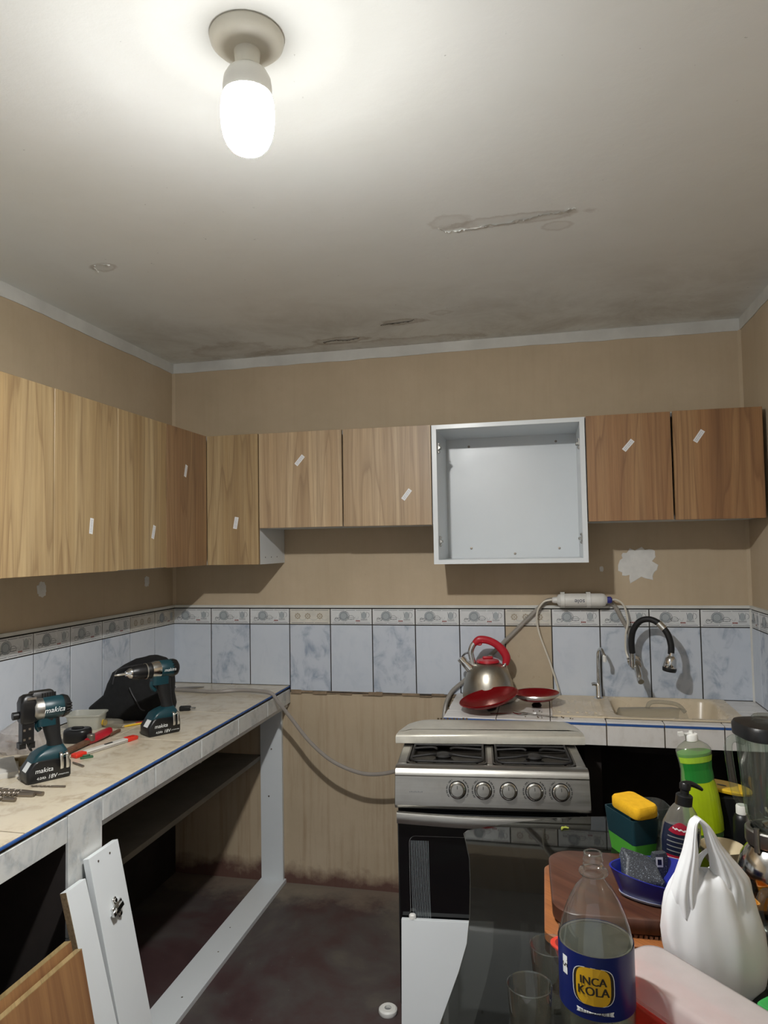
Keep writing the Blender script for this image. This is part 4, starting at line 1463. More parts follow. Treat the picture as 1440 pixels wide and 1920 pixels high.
c = thing('water_filter', 'white inline water filter cartridge lying along the ledge of the wall tiles', 'filter', (1.945, -0.045, 1.322))
b = B()
b.M = Matrix.Rotation(PI / 2, 4, 'Y')
b.lathe([(0, -0.118), (0.010, -0.118), (0.013, -0.112), (0.014, -0.098), (0.024, -0.092), (0.0275, -0.080), (0.0285, -0.05), (0.0285, 0.088), (0.026, 0.100), (0.018, 0.106), (0.015, 0.110), (0, 0.110)], 32)
b.build('cartridge', 'filter', c, sharp=45)
for x in (-0.074, 0.034):
    b = B()
    b.M = Matrix.Translation((x, 0, 0)) @ Matrix.Rotation(PI / 2, 4, 'Y')
    b.lathe([(0.0287, -0.009), (0.0305, -0.008), (0.0305, 0.008), (0.0287, 0.009)], 28)
    b.M = Matrix.Translation((x, 0, 0))
    b.box((-0.009, 0.004, -0.033), (0.009, 0.040, -0.026)).box((-0.009, 0.004, 0.026), (0.009, 0.040, 0.033)).box((-0.009, 0.033, -0.033), (0.009, 0.040, 0.033))
    b.build('clip', 'white', c, sharp=30)
b = B()
b.M = Matrix.Rotation(PI / 2, 4, 'Y')
b.lathe([(0, 0.108), (0.012, 0.108), (0.0145, 0.114), (0.0145, 0.124), (0.010, 0.130), (0, 0.130)], 8)
b.build('fitting', 'purple', c, sharp=20)
RF = 0.0290
b = B()
b.text('sole', 0.0265, lambda x, y_: (-0.004 - x, -RF * math.cos(-y_ / RF - 0.1), RF * math.sin(-y_ / RF - 0.1)))
b.build('lettering', 'navy', c, sharp=0)
def hose(name, mat, pts, r, label, parent=None, n=10):
    o_ = B().tube(pts, r, n, smooth=8).build(name, mat, parent)
    if label:
        tag(o_, label, 'hose')
    return o_


o_ = hose('filter_tube', 'thin_hose', [(-0.115, 0, 0), (-0.128, 0.0, 0.0), (-0.158, 0.002, -0.012), (-0.184, 0.01, -0.058), (-0.178, 0.012, -0.14), (-0.137, 0.014, -0.264), (-0.107, 0.016, -0.367), (-0.097, 0.018, -0.416)], 0.0042, None, c)
o_ = hose('filter_tube', 'thin_hose', [(0.125, 0, 0), (0.150, 0.0, 0.0), (0.178, 0.002, -0.025), (0.192, 0.006, -0.090), (0.182, 0.008, -0.147), (0.180, 0.008, -0.212), (0.191, -0.01, -0.252)], 0.0042, None, c)
hose('water_hose', 'grey_hose', [(1.36, -0.20, 0.60), (1.345, -0.06, 0.80), (1.37, -0.022, 0.900), (1.45, -0.018, 0.975), (1.60, -0.018, 1.120), (1.775, -0.018, 1.290), (1.83, -0.022, 1.322), (1.93, -0.0115, 1.3115), (2.04, -0.0115, 1.3115), (2.085, -0.02, 1.295), (2.115, -0.02, 1.24), (2.143, -0.022, 1.18), (2.150, -0.035, 1.10), (2.145, -0.055, 1.075)], 0.0095,
     'thick grey hose slanting up the tiles behind the kettle to the water filter')
hose('gas_hose', 'hose', [(0.10, -0.20, ZL + 0.009), (0.20, -0.215, ZL + 0.009), (0.325, -0.225, ZL + 0.009), (0.43, -0.185, ZL + 0.010), (0.53, -0.20, ZL + 0.012), (0.60, -0.225, ZL + 0.008), (0.630, -0.22, ZL - 0.030), (0.68, -0.20, 0.815), (0.766, -0.20, 0.715), (0.863, -0.20, 0.638), (0.971, -0.20, 0.595), (1.054, -0.20, 0.587), (1.148, -0.21, 0.607), (1.26, -0.24, 0.66), (1.36, -0.30, 0.70)], 0.0085,
     'clear plastic gas hose drooping from the left counter to behind the stove')

# ------------------------------------------------------------------ small things on the floor
c = thing('floor_cap', 'white round cap lying on the floor beside the stove', 'cap', (1.243, -0.815, 0))
B().lathe([(0.012, 0.018), (0.026, 0.018), (0.031, 0.014), (0.0325, 0.006), (0.030, 0.0), (0.012, 0.0), (0.012, 0.018)], 28).build('ring', 'white', c)
B().lathe([(0, 0.002), (0.0115, 0.002), (0.0115, 0.010), (0, 0.010)], 16).build('core', 'grey', c)
# ------------------------------------------------------------------ power tools on the left counter
def battery(root, x0=0.0):
    """18 V pack: local +x is the nose side, +y the lettered side"""
    b = B()
    pf = [(0.060, 0.0), (-0.052, 0.0), (-0.057, 0.006), (-0.057, 0.044), (-0.050, 0.058), (0.034, 0.062), (0.046, 0.058), (0.064, 0.034), (0.064, 0.005)]
    lay = [(-0.037, 0.90), (-0.034, 0.97), (-0.029, 1.0), (0.029, 1.0), (0.034, 0.97), (0.037, 0.90)]
    b.loft([[(0.003 + (x - 0.003) * k, y, 0.030 + (z - 0.030) * k) for x, z in pf] for y, k in lay])
    p = b.build('battery', 'black', root, sharp=40)
    b = B()
    q = [(0.0640, 0.0335), (0.0480, 0.0562)]
    b.add([(q[0][0] + 0.0008, -0.006, q[0][1]), (q[0][0] + 0.0008, 0.026, q[0][1]), (q[1][0] + 0.0014, 0.026, q[1][1]), (q[1][0] + 0.0014, -0.006, q[1][1])], [(0, 1, 2, 3)])
    b.build('battery_sticker', 'white_print', p, sharp=0)
    b = B()
    b.text('makita', 0.0185, lambda x, y: (0.018 - x - y * 0.15, 0.0376, 0.0335 + y))
    b.text('4.0Ah', 0.0105, lambda x, y: (0.026 - x - y * 0.2, 0.0376, 0.0125 + y))
    b.text('18V', 0.0155, lambda x, y: (-0.004 - x - y * 0.2, 0.0376, 0.0125 + y))
    b.text('LITHIUM-ION', 0.005, lambda x, y: (-0.034 - x, 0.0376, 0.0125 + y))
    b.build('battery_print', 'white_print', p, sharp=0)
    return p


def tool_foot(root):
    b = B()
    rg = []
    for z, xa, xb, hy in ((0.056, -0.052, 0.050, 0.033), (0.062, -0.053, 0.046, 0.035), (0.074, -0.050, 0.038, 0.034), (0.084, -0.046, 0.022, 0.028), (0.092, -0.042, 0.0, 0.021)):
        rg.append([(x + (xa + xb) / 2, y, z) for x, y in rrect(xb - xa, hy * 2, 0.012, 4)])
    b.loft(rg)
    return b.build('foot', 'teal', root, sharp=45)


def tool_handle(root, top):
    b = B()
    rg = []
    for z, cx, a, d in ((0.088, -0.022, 0.022, 0.019), (0.103, -0.020, 0.020, 0.0175), (0.120, -0.016, 0.021, 0.0175), (0.145, -0.012, 0.024, 0.018), (0.165, -0.008, 0.026, 0.019), (top, -0.004, 0.028, 0.020)):
        rg.append(sring(a, d, z, 2.4, 20, cx))
    b.loft(rg)
    return b.build('grip', 'rubber', root, sharp=50)


def belt_clip(root):
    b = B()
    for x in (-0.026, -0.042):
        b.tube([(x, 0.0365, 0.074), (x, 0.046, 0.068), (x - 0.001, 0.047, 0.042), (x - 0.002, 0.043, 0.030)], 0.0045, 8, flat=0.4)
    b.tube([(-0.026, 0.046, 0.066), (-0.034, 0.048, 0.071), (-0.042, 0.046, 0.066)], 0.0042, 8, flat=0.5)
    b.build('belt_clip', 'silver_trim', root)


def drill():
    r = thing('cordless_drill', 'teal cordless drill with long black chuck and bit, beside the black bag', 'drill', (0.445, -0.885, ZL), math.radians(236))
    battery(r)
    tool_foot(r)
    tool_handle(r, 0.196)
    belt_clip(r)
    b = B()
    b.M = Matrix.Translation((0, 0, 0.226)) @ Matrix.Rotation(PI / 2, 4, 'Y')
    b.lathe([(0, -0.062), (0.018, -0.061), (0.026, -0.055), (0.030, -0.044), (0.031, -0.02), (0.031, 0.008), (0.029, 0.012), (0, 0.012)], 28)
    m = b.build('motor_housing', 'teal', r, sharp=45)
    b = B()
    for k in range(5):
        a = 0.5 + k * 0.32
        b.tube([(-0.052, 0.0305 * math.sin(a) * 0.96, 0.226 + 0.0305 * math.cos(a) * 0.96), (-0.032, 0.0318 * math.sin(a), 0.226 + 0.0318 * math.cos(a))], 0.0018, 6, smooth=0)
    b.M = Matrix.Translation((0, 0, 0.226)) @ Matrix.Rotation(PI / 2, 4, 'Y')
    b.lathe([(0, -0.0645), (0.016, -0.064), (0.0275, -0.056), (0.0312, -0.046), (0.0318, -0.036)], 28)
    b.build('end_cap', 'black', m)
    b = B()
    b.text('makita', 0.017, lambda x, y: (-0.020 - x - 0.2 * y, 0.0318 * math.cos(y / 0.0318 - 0.05) + 0.0006, 0.226 + 0.0318 * math.sin(y / 0.0318 - 0.05)))
    b.build('lettering', 'white_print', m, sharp=0)
    b = B()
    b.M = Matrix.Translation((0, 0, 0.226)) @ Matrix.Rotation(PI / 2, 4, 'Y')
    b.lathe([(0, 0.010), (0.0305, 0.010), (0.031, 0.018), (0.029, 0.034), (0.0275, 0.040), (0, 0.040)], 28)
    b.build('gear_case', 'chrome', r, sharp=40)
    b = B()
    b.M = Matrix.Translation((0, 0, 0.226)) @ Matrix.Rotation(PI / 2, 4, 'Y')
    b.lathe([(0, 0.039), (0.0275, 0.039), (0.028, 0.056), (0.027, 0.058), (0, 0.058)], 28)
    b.build('torque_ring', 'black', r, sharp=40)
    b = B()
    b.M = Matrix.Translation((0, 0, 0.226)) @ Matrix.Rotation(PI / 2, 4, 'Y')
    b.lathe([(0.0272, 0.057), (0.0282, 0.058), (0.0282, 0.0605), (0.0272, 0.0615)], 28)
    b.build('trim_ring', 'silver_trim', r)
    b = B()
    b.M = Matrix.Translation((0, 0, 0.226)) @ Matrix.Rotation(PI / 2, 4, 'Y')
    b.lathe([(0, 0.060), (0.0255, 0.060), (0.0255, 0.088), (0.0225, 0.104), (0.019, 0.112), (0, 0.112)], 28)
    ch = b.build('chuck', 'black', r, sharp=40)
    b = B()
    b.M = Matrix.Translation((0, 0, 0.226)) @ Matrix.Rotation(PI / 2, 4, 'Y')
    b.lathe([(0, 0.111), (0.0185, 0.111), (0.0175, 0.118), (0.010, 0.126), (0.0085, 0.131), (0, 0.131)], 24)
    b.build('chuck_nose', 'chrome', ch, sharp=40)
    b = B()
    b.M = Matrix.Translation((0, 0, 0.226)) @ Matrix.Rotation(PI / 2, 4, 'Y')
    b.lathe([(0, 0.130), (0.0042, 0.130), (0.0042, 0.158), (0.0032, 0.160), (0.0032, 0.168), (0, 0.172)], 8)
    b.build('driver_bit', 'chrome', r, sharp=30)
    B().loft([[(x, y, 0.196 + z) for x, y in rrect(0.062, 0.04, 0.012, 4, 0.006)] for z in (-0.022, 0.008)]).build('switch_housing', 'teal', r, sharp=45)
    B().tube([(0.034, 0, 0.186), (0.036, 0, 0.172), (0.030, 0, 0.160), (0.022, 0, 0.152)], 0.009, 10, radii=[0.009, 0.008, 0.008, 0.006]).build('trigger', 'teal', r)


drill()


def cutter_tool():
    r = thing('cordless_cutter', 'teal cordless power tool with drooping black cutting head, nearest the camera', 'power tool', (0.375, -1.395, ZL), math.radians(236))
    battery(r)
    tool_foot(r)
    tool_handle(r, 0.176)
    belt_clip(r)
    b = B()
    b.M = Matrix.Translation((-0.012, 0, 0.200)) @ Matrix.Rotation(PI / 2, 4, 'Y')
    b.lathe([(0, -0.050), (0.018, -0.049), (0.028, -0.042), (0.0315, -0.030), (0.033, -0.005), (0.032, 0.022), (0.026, 0.036), (0, 0.036)], 28)
    m = b.build('motor_housing', 'teal', r, sharp=45)
    b = B()
    b.M = Matrix.Translation((-0.012, 0, 0.200)) @ Matrix.Rotation(PI / 2, 4, 'Y')
    b.lathe([(0, -0.052), (0.016, -0.052), (0.0285, -0.045), (0.0326, -0.034), (0.0332, -0.028)], 28)
    b.M = Matrix.Identity(4)
    for k in range(4):
        a = 1.25 + k * 0.26
        b.tube([(-0.060, 0.031 * math.sin(a), 0.200 + 0.031 * math.cos(a)), (-0.044, 0.0335 * math.sin(a), 0.200 + 0.0335 * math.cos(a))], 0.0022, 6, smooth=0)
    b.build('end_cap', 'black', m)
    b = B()
    b.text('makita', 0.0215, lambda x, y: (-0.012 - x - 0.25 * y, 0.0338 * math.cos(y / 0.034 - 0.06) + 0.0008, 0.200 + 0.0338 * math.sin(y / 0.034 - 0.06)))
    b.build('lettering', 'white_print', m, sharp=0)
    b = B()
    b.M = Matrix.Translation((-0.012, 0, 0.200)) @ Matrix.Rotation(PI / 2, 4, 'Y')
    b.lathe([(0, 0.026), (0.0315, 0.026), (0.031, 0.044), (0.026, 0.052), (0, 0.052)], 24)
    b.build('gear_case', 'steel', r, sharp=40)
    b = B()
    b.M = Matrix.Translation((0.055, 0, 0.196))
    b.loft([[(x, y, z) for x, y in rrect(a, d, 0.008, 4)] for z, a, d in ((-0.030, 0.034, 0.038), (-0.022, 0.042, 0.044), (0.028, 0.044, 0.046), (0.044, 0.034, 0.040), (0.050, 0.018, 0.030))])
    b.M = Matrix.Identity(4)
    b.tube([(0.074, -0.004, 0.190), (0.092, -0.004, 0.190)], 0.011, 16, smooth=0)
    b.build('head', 'black', r, sharp=40, bevel=0.001)
    b = B()
    b.loft([[(x + 0.010, y - 0.02, z) for x, y in rrect(a, d, 0.008, 4)] for z, a, d in ((0.215, 0.075, 0.045), (0.238, 0.072, 0.043), (0.248, 0.058, 0.034))])
    for k in range(6):
        b.box((-0.024 + k * 0.007, 0.0005, 0.226), (-0.020 + k * 0.007, 0.003, 0.244))
    b.build('top_housing', 'black', r, sharp=40)
    b = B()
    b.box((0.036, 0.014, 0.234), (0.060, 0.0245, 0.240)).box((0.030, 0.0005, 0.2485), (0.052, 0.002, 0.2488))
    b.build('wear_patch', 'silver_trim', r, sharp=0)
    b = B()
    b.box((0.040, -0.016, 0.112), (0.072, 0.018, 0.168)).box((0.036, -0.013, 0.096), (0.050, 0.014, 0.114)).box((0.060, -0.013, 0.098), (0.078, 0.014, 0.114))
    b.tube([(0.050, 0, 0.110), (0.046, 0.004, 0.092), (0.042, 0.006, 0.086)], 0.006, 8, radii=[0.006, 0.004, 0.002])
    b.build('cutting_head', 'black', r, sharp=30, bevel=0.0015)
    b = B()
    for x, z in ((0.066, 0.150), (0.052, 0.152), (0.066, 0.124), (0.052, 0.126)):
        b.box((x - 0.003, 0.0182, z - 0.003), (x + 0.003, 0.0188, z + 0.003))
    b.build('screw_heads', 'bit_steel', r, sharp=0)
    B().loft([[(x, y, 0.172 + z) for x, y in rrect(0.056, 0.038, 0.012, 4, 0.002)] for z in (-0.020, 0.008)]).build('switch_housing', 'teal', r, sharp=45)
    B().tube([(0.026, 0, 0.166), (0.026, 0, 0.150), (0.020, 0, 0.140)], 0.008, 10).build('trigger', 'teal', r)


cutter_tool()

# black cloth bag slumped in the corner
c = thing('tool_bag', 'slumped black cloth tool bag on the counter in the left corner', 'bag', (0.215, -0.66, ZL), YAW)
rg = []
sec = [(0.0, -0.125, 0.13, 0.085), (0.02, -0.195, 0.135, 0.095), (0.045, -0.200, 0.140, 0.098), (0.09, -0.130, 0.140, 0.096), (0.13, -0.118, 0.140, 0.088), (0.17, -0.098, 0.135, 0.074), (0.20, -0.058, 0.128, 0.058), (0.222, -0.01, 0.110, 0.036), (0.232, 0.035, 0.08, 0.014)]
for z, xl, xr, d in sec:
    a, cx = (xr - xl) / 2, (xr + xl) / 2
    row = []
    for x, y, zz in sring(a, d, z, 2.2, 44, cx):
        t = math.atan2(y, x - cx)
        w_ = 1 + 0.05 * math.sin(5 * t + z * 30) + 0.08 * noise.noise(Vector((x * 18, y * 18, z * 14 + 4)))
        if z > 0.0:
            row.append((cx + (x - cx) * w_, y * w_, zz + 0.008 * noise.noise(Vector((x * 25, y * 25, 2)))))
        else:
            row.append((x, y, zz))
    rg.append(row)
B().loft(rg).build('body', 'cloth', c, sharp=180)
B().tube([(-0.070, -0.088, 0.140), (-0.062, -0.082, 0.180), (-0.050, -0.074, 0.196), (0.0, -0.066, 0.206), (0.06, -0.058, 0.212), (0.10, -0.052, 0.205)], 0.0028, 8).build('piping', 'cord', c)
B().tube([(0.0, -0.103, 0.130), (0.012, -0.105, 0.105), (0.03, -0.108, 0.075), (0.045, -0.108, 0.05), (0.06, -0.105, 0.042)], 0.0028, 8).build('piping', 'cord', c)
B().tube([(0.11, -0.055, 0.225), (0.125, -0.085, 0.15), (0.13, -0.098, 0.08), (0.10, -0.105, 0.022)], 0.010, 8, flat=0.3).build('strap', 'cloth', c)

# milky tub
c = thing('plastic_tub', 'milky rectangular plastic tub behind the tape measure, before the black bag', 'tub', (0.128, -0.865, ZL), YAW)
b = B()
b.loft([[(x, y, z) for x, y in rrect(w_, d_, 0.014, 4)] for w_, d_, z in ((0.106, 0.080, 0.0), (0.122, 0.092, 0.050), (0.130, 0.100, 0.051), (0.130, 0.100, 0.056), (0.122, 0.092, 0.056), (0.118, 0.088, 0.05), (0.102, 0.076, 0.004))], cap0=True, cap1=True)
b.build('body', 'tub', c, sharp=40)
# tape measure
c = thing('tape_measure', 'black rounded tape measure lying flat in front of the milky tub', 'tape measure', (0.212, -1.032, ZL), YAW)
B().loft([[(x, y, z) for x, y in rrect(0.088 * k, 0.07 * k, 0.026 * k, 6)] for z, k in ((0, 0.94), (0.004, 1.0), (0.034, 1.0), (0.041, 0.95), (0.043, 0.88))]).build('case', 'black', c, sharp=40)
B().loft([[(x, y, z) for x, y in rrect(0.040, 0.020, 0.008, 4)] for z in (0.042, 0.049)]).build('lock_button', 'rubber', c, sharp=40, bevel=0.002)
B().lathe([(0.026, 0.0426), (0.026, 0.0438), (0.024, 0.0438), (0.024, 0.0426)], 28).build('ring', 'grey', c)


def lying(name, label, cat, p, q, z=ZL):
    """empty at the middle of p-q, local x pointing from p to q"""
    d = Vector((q[0] - p[0], q[1] - p[1]))
    return thing(name, label, cat, ((p[0] + q[0]) / 2, (p[1] + q[1]) / 2, z), math.atan2(d.y, d.x)), d.length


# utility cutter with red body
c, L_ = lying('cutting_tool', 'worn red-handled cutting tool with brown blade lying by the tape measure', 'cutter', (0.285, -1.205), (0.272, -0.925))
B().loft([[(x, y * k + dy, z + 0.012) for y, z in [(0.016 * math.cos(2 * PI * j / 14), 0.012 * math.sin(2 * PI * j / 14)) for j in range(14)]] for x, k, dy in ((-0.01, 0.7, 0), (0.02, 1.2, 0), (0.055, 1.6, 0.002), (0.09, 1.7, 0.004), (0.12, 1.3, 0.006), (0.138, 0.7, 0.006))]).build('handle', 'red', c)
b = B().box((-0.14, -0.011, 0.006), (0.0, 0.011, 0.018))
for k in range(4):
    b.tube([(-0.13 + k * 0.012, -0.012, 0.012), (-0.13 + k * 0.012, 0.012, 0.012)], 0.0035, 8, smooth=0)
b.build('blade', 'tan', c, bevel=0.001)
B().tube([(0.004, -0.006, 0.012), (0.004, -0.006, 0.034)], 0.013, 14, smooth=0).build('pivot', 'bit_steel', c, bevel=0.002)
B().box((0.10, -0.022, 0.002), (0.165, -0.012, 0.012)).build('lower_handle', 'tan', c, bevel=0.002)
# folding rule / snap cutter
c, L_ = lying('snap_cutter', 'flat pale grey cutter with bright red ends nearest the counter edge', 'cutter', (0.330, -1.215), (0.398, -0.975))
B().box((-0.085, -0.011, 0.001), (0.085, 0.011, 0.013)).build('body', 'paper', c, bevel=0.003)
B().box((-0.125, -0.014, 0.0), (-0.083, 0.014, 0.014)).build('end_grip', 'red_tray', c, bevel=0.004)
B().loft([[(0.083, y, z) for y, z in ((-0.013, 0), (0.013, 0), (0.013, 0.015), (-0.013, 0.015))], [(0.122, y, z) for y, z in ((-0.012, 0), (0.012, 0), (0.012, 0.014), (-0.012, 0.014))], [(0.132, y, z) for y, z in ((-0.007, 0.001), (0.007, 0.001), (0.007, 0.010), (-0.007, 0.010))]]).build('end_grip', 'red_tray', c, bevel=0.002)
B().box((-0.005, -0.004, 0.013), (0.025, 0.003, 0.015)).build('slider', 'black', c, sharp=0)
B().box((-0.08, -0.0115, 0.006), (0.085, -0.0108, 0.0075)).build('blade', 'bit_steel', c, sharp=0)
c, L_ = lying('green_clip', 'small dark green plastic clip in front of the red and grey cutter', 'clip', (0.355, -1.218), (0.385, -1.190))
B().box((-0.019, -0.007, 0), (0.019, 0.007, 0.006)).box((-0.012, -0.004, 0.006), (0.010, 0.005, 0.011)).build('body', 'dark_green', c, bevel=0.0015)
# glue bottle
c, L_ = lying('glue_bottle', 'clear glue bottle with yellow cap lying behind the cutting tool', 'bottle', (0.150, -0.842), (0.272, -0.850))
b = B()
b.M = Matrix.Translation((0, 0, 0.017)) @ Matrix.Rotation(PI / 2, 4, 'Y')
b.lathe([(0, -0.020), (0.014, -0.020), (0.0165, -0.016), (0.0165, 0.040), (0.014, 0.050), (0.006, 0.054), (0, 0.054)], 18)
b.build('body', 'clear_plastic', c)
b = B()
b.M = Matrix.Translation((0, 0, 0.017)) @ Matrix.Rotation(PI / 2, 4, 'Y')
b.lathe([(0, -0.058), (0.003, -0.058), (0.0055, -0.036), (0.011, -0.034), (0.011, -0.018), (0, -0.018)], 16)
b.build('cap', 'yellow', c)


def pencil(name, label, p, q, mat, r=0.004, z=ZL):
    c_, l_ = lying(name, label, 'pencil', p, q, z)
    B().tube([(-l_ / 2 + 0.012, 0, r), (l_ / 2, 0, r)], r, 6, smooth=0).build('shaft', mat, c_, sharp=20)
    B().tube([(-l_ / 2 + 0.0125, 0, r), (-l_ / 2, 0, r)], r, 6, smooth=0, r2=0.0006).build('tip', 'pine', c_)


pencil('pencil', 'yellow pencil lying behind the glue bottle by the black bag', (0.258, -0.848), (0.372, -0.700), 'yellow')
pencil('pencil', 'red pencil lying beside the yellow pencil by the black bag', (0.275, -0.800), (0.378, -0.678), 'red')
# scraper and plug behind the drill
c, L_ = lying('scraper', 'flat steel scraper blade lying against the back wall tiles', 'scraper', (0.09, -0.155), (0.215, -0.105))
B().loft([[(x, y, z) for y, z in ((-w_, 0.003), (w_, 0.003), (w_, 0.005), (-w_, 0.005))] for x, w_ in ((-0.066, 0.012), (0.03, 0.016), (0.066, 0.004))]).build('blade', 'bit_steel', c, sharp=0)
B().box((-0.13, -0.010, 0.0), (-0.064, 0.010, 0.012)).build('handle', 'black', c, bevel=0.003)
c, L_ = lying('power_plug', 'black cable plug lying on the counter right of the black bag', 'plug', (0.335, -0.560), (0.385, -0.545))
B().box((-0.024, -0.012, 0), (0.020, 0.012, 0.018)).build('body', 'rubber', c, bevel=0.004)
for yy in (-0.006, 0.006):
    B().tube([(0.018, yy, 0.009), (0.040, yy, 0.009)], 0.0025, 8, smooth=0).build('pin', 'chrome', c)
# clear bag of fittings
c = thing('fittings_bag', 'crumpled clear plastic bag of small fittings at the far left of the counter', 'bag', (0.095, -1.160, ZL), YAW)
rg = []
for z, k in ((0, 0.85), (0.015, 1.0), (0.04, 0.95), (0.065, 0.75), (0.085, 0.45), (0.098, 0.12)):
    row = []
    for x, y, zz in sring(0.085 * k, 0.065 * k, z, 2, 36):
        w_ = 1 + 0.28 * noise.noise(Vector((x * 30, y * 30, z * 40)))
        row.append((x * w_, y * w_, zz if z == 0 else zz + 0.008 * noise.noise(Vector((x * 40, y * 40, 9)))))
    rg.append(row)
B().loft(rg).build('film', 'clear_film', c, sharp=25)
b = B()
rr = random.Random(31)
for k in range(13):
    a, r_ = rr.uniform(0, 6.28), rr.uniform(0, 0.055)
    x, y, z = r_ * math.cos(a), r_ * math.sin(a) * 0.7, rr.uniform(0.003, 0.045)
    b.tube([(x, y, z), (x + rr.uniform(-0.02, 0.02), y + rr.uniform(-0.02, 0.02), z + rr.uniform(0, 0.006))], rr.uniform(0.002, 0.004), 6, smooth=0)
tag(b.build('fittings', 'tan', c), kind='stuff')
c = thing('melamine_offcut', 'flat white board offcut at the left edge of the counter', 'board', (0.150, -1.405, ZL), YAW + 0.55)
slab('board', (-0.10, -0.09, 0), (0.10, 0.09, 0.016), 'paper', c, 0.001)
c = thing('wood_block', 'small pale wood block behind the nearest power tool', 'block', (0.235, -1.292, ZL), 0.5)
B().box((-0.030, -0.012, 0), (0.030, 0.012, 0.026)).build('block', 'pine', c, bevel=0.001)
c = thing('green_block', 'small dark green plastic block beside the pale wood block', 'block', (0.290, -1.352, ZL), 0.5)
B().box((-0.022, -0.014, 0), (0.022, 0.014, 0.012)).build('block', 'dark_green', c, bevel=0.002)
c = thing('wood_strip', 'thin brown wooden strip across the bag of fittings at far left', 'strip', (0.165, -1.262, ZL), 0.3)
B().box((-0.045, -0.006, 0), (0.045, 0.006, 0.009)).build('strip', 'pine', c, bevel=0.001)


def drill_bit(label, p, q, r, group=None):
    c_, l_ = lying('drill_bit', label, 'drill bit', p, q)
    if group:
        c_['group'] = group
    B().tube([(l_ * 0.1, 0, r), (l_ / 2, 0, r)], r, 8, smooth=0).build('shank', 'bit_steel', c_)
    rg_ = []
    N = 22
    for i in range(N + 1):
        t = i / N
        x = l_ * 0.1 - t * l_ * 0.6
        a = t * 5 * PI
        k = 1.0 if t < 0.92 else max(0.1, (1 - t) / 0.08)
        rg_.append([(x, (r * m * math.cos(a + j * PI / 4)) * k, r + (r * m * math.sin(a + j * PI / 4)) * k) for j, m in enumerate((1, 0.9, 0.45, 0.9, 1, 0.9, 0.45, 0.9))])
    B().loft(rg_).build('flutes', 'bit_steel', c_, sharp=40)


GB = 'drill bits strewn on the left counter'
drill_bit('long thin drill bit lying along the foot of the nearest power tool', (0.385, -1.474), (0.487, -1.462), 0.0032, GB)
drill_bit('short drill bit pointing out behind the nearest power tool battery', (0.362, -1.262), (0.420, -1.290), 0.0035, GB)
drill_bit('rusty drill bit, rearmost of the heap at the left counter edge', (0.30, -1.520), (0.47, -1.530), 0.006, GB)
drill_bit('rusty drill bit in the middle of the heap at the left counter edge', (0.345, -1.555), (0.452, -1.541), 0.0065, GB)
drill_bit('stubby rusty drill bit, front one of the heap at the left counter edge', (0.345, -1.585), (0.428, -1.582), 0.006, GB)
# ------------------------------------------------------------------ glass table
edge = [(1.954, -1.018), (1.896, -1.028), (1.79, -1.061), (1.66, -1.127), (1.590, -1.172), (1.567, -1.188), (1.558, -1.211), (1.571, -1.273), (1.589, -1.366), (1.604, -1.491), (1.619, -1.652), (1.624, -1.75)]
TX, TY = 2.01, -1.75
q1 = edge
q4 = [(x, 2 * TY - y) for x, y in reversed(edge[:-1])]
left = q1 + q4                                # far middle -> left side -> near middle
right = [(2 * TX - x, y) for x, y in reversed(left)]
poly = left + right                           # counter-clockwise seen from above
c = thing('glass_table', 'smoked glass table with frosted border bands, in the right foreground', 'table', (0, 0, 0))
B().prism(poly, ZT - 0.010, ZT).build('table_top', 'smoked', c, sharp=30, bevel=0.002)
lv = [Vector((x, y)) for x, y in left[5:-5]]


def offset(pts, d):
    o_ = []
    for i, p in enumerate(pts):
        t = (pts[min(i + 1, len(pts) - 1)] - pts[max(i - 1, 0)]).normalized()
        o_.append(p + Vector((-t.y, t.x)) * d)
    return o_


inner = [Vector((x + 0.0, y)) for x, y in ((1.558, -1.20), (1.571, -1.273), (1.589, -1.366), (1.604, -1.491), (1.619, -1.652), (1.624, -1.75), (1.619, -1.848), (1.604, -2.009), (1.589, -2.134), (1.571, -2.227), (1.558, -2.30))]
for d0, d1 in ((0.052, 0.108), (0.124, 0.138)):
    for sx in (1, -1):
        a_, b_ = offset(inner, d0), offset(inner, d1)
        bb = B()
        up = [(p.x if sx > 0 else 2 * TX - p.x, p.y, ZT - 0.0106) for p in a_] + [(p.x if sx > 0 else 2 * TX - p.x, p.y, ZT - 0.0106) for p in b_]
        n_ = len(a_)
        bb.add(up, [(i, i + 1, n_ + i + 1, n_ + i) for i in range(n_ - 1)])
        bb.build('frosted_band', 'frost', c, sharp=0)
for x in (1.88, 2.30):
    for y in (-1.40, -2.12):
        B().lathe([(0, 0), (0.026, 0), (0.026, 0.012), (0.019, 0.02), (0.019, ZT - 0.03), (0.034, ZT - 0.02), (0.034, ZT - 0.0108), (0, ZT - 0.0108)], 20).build('leg', 'enamel', c, (x, y, 0))
c = thing('lettuce_scrap', 'tiny yellow-green vegetable scrap on the bare glass near the stove', 'scrap', (1.832, -1.129, ZT), 0.4)
b = B()
b.ribbon([(-0.010, -0.006), (-0.004, 0.004), (0.002, 0.001), (0.008, 0.006)], 0.006, 0.003, axes='xy')
b.tube([(-0.012, -0.008, 0.002), (-0.002, -0.002, 0.003), (0.010, -0.005, 0.002)], 0.0018, 6)
b.build('leaf', 'leaf', c, solid=0.0008)

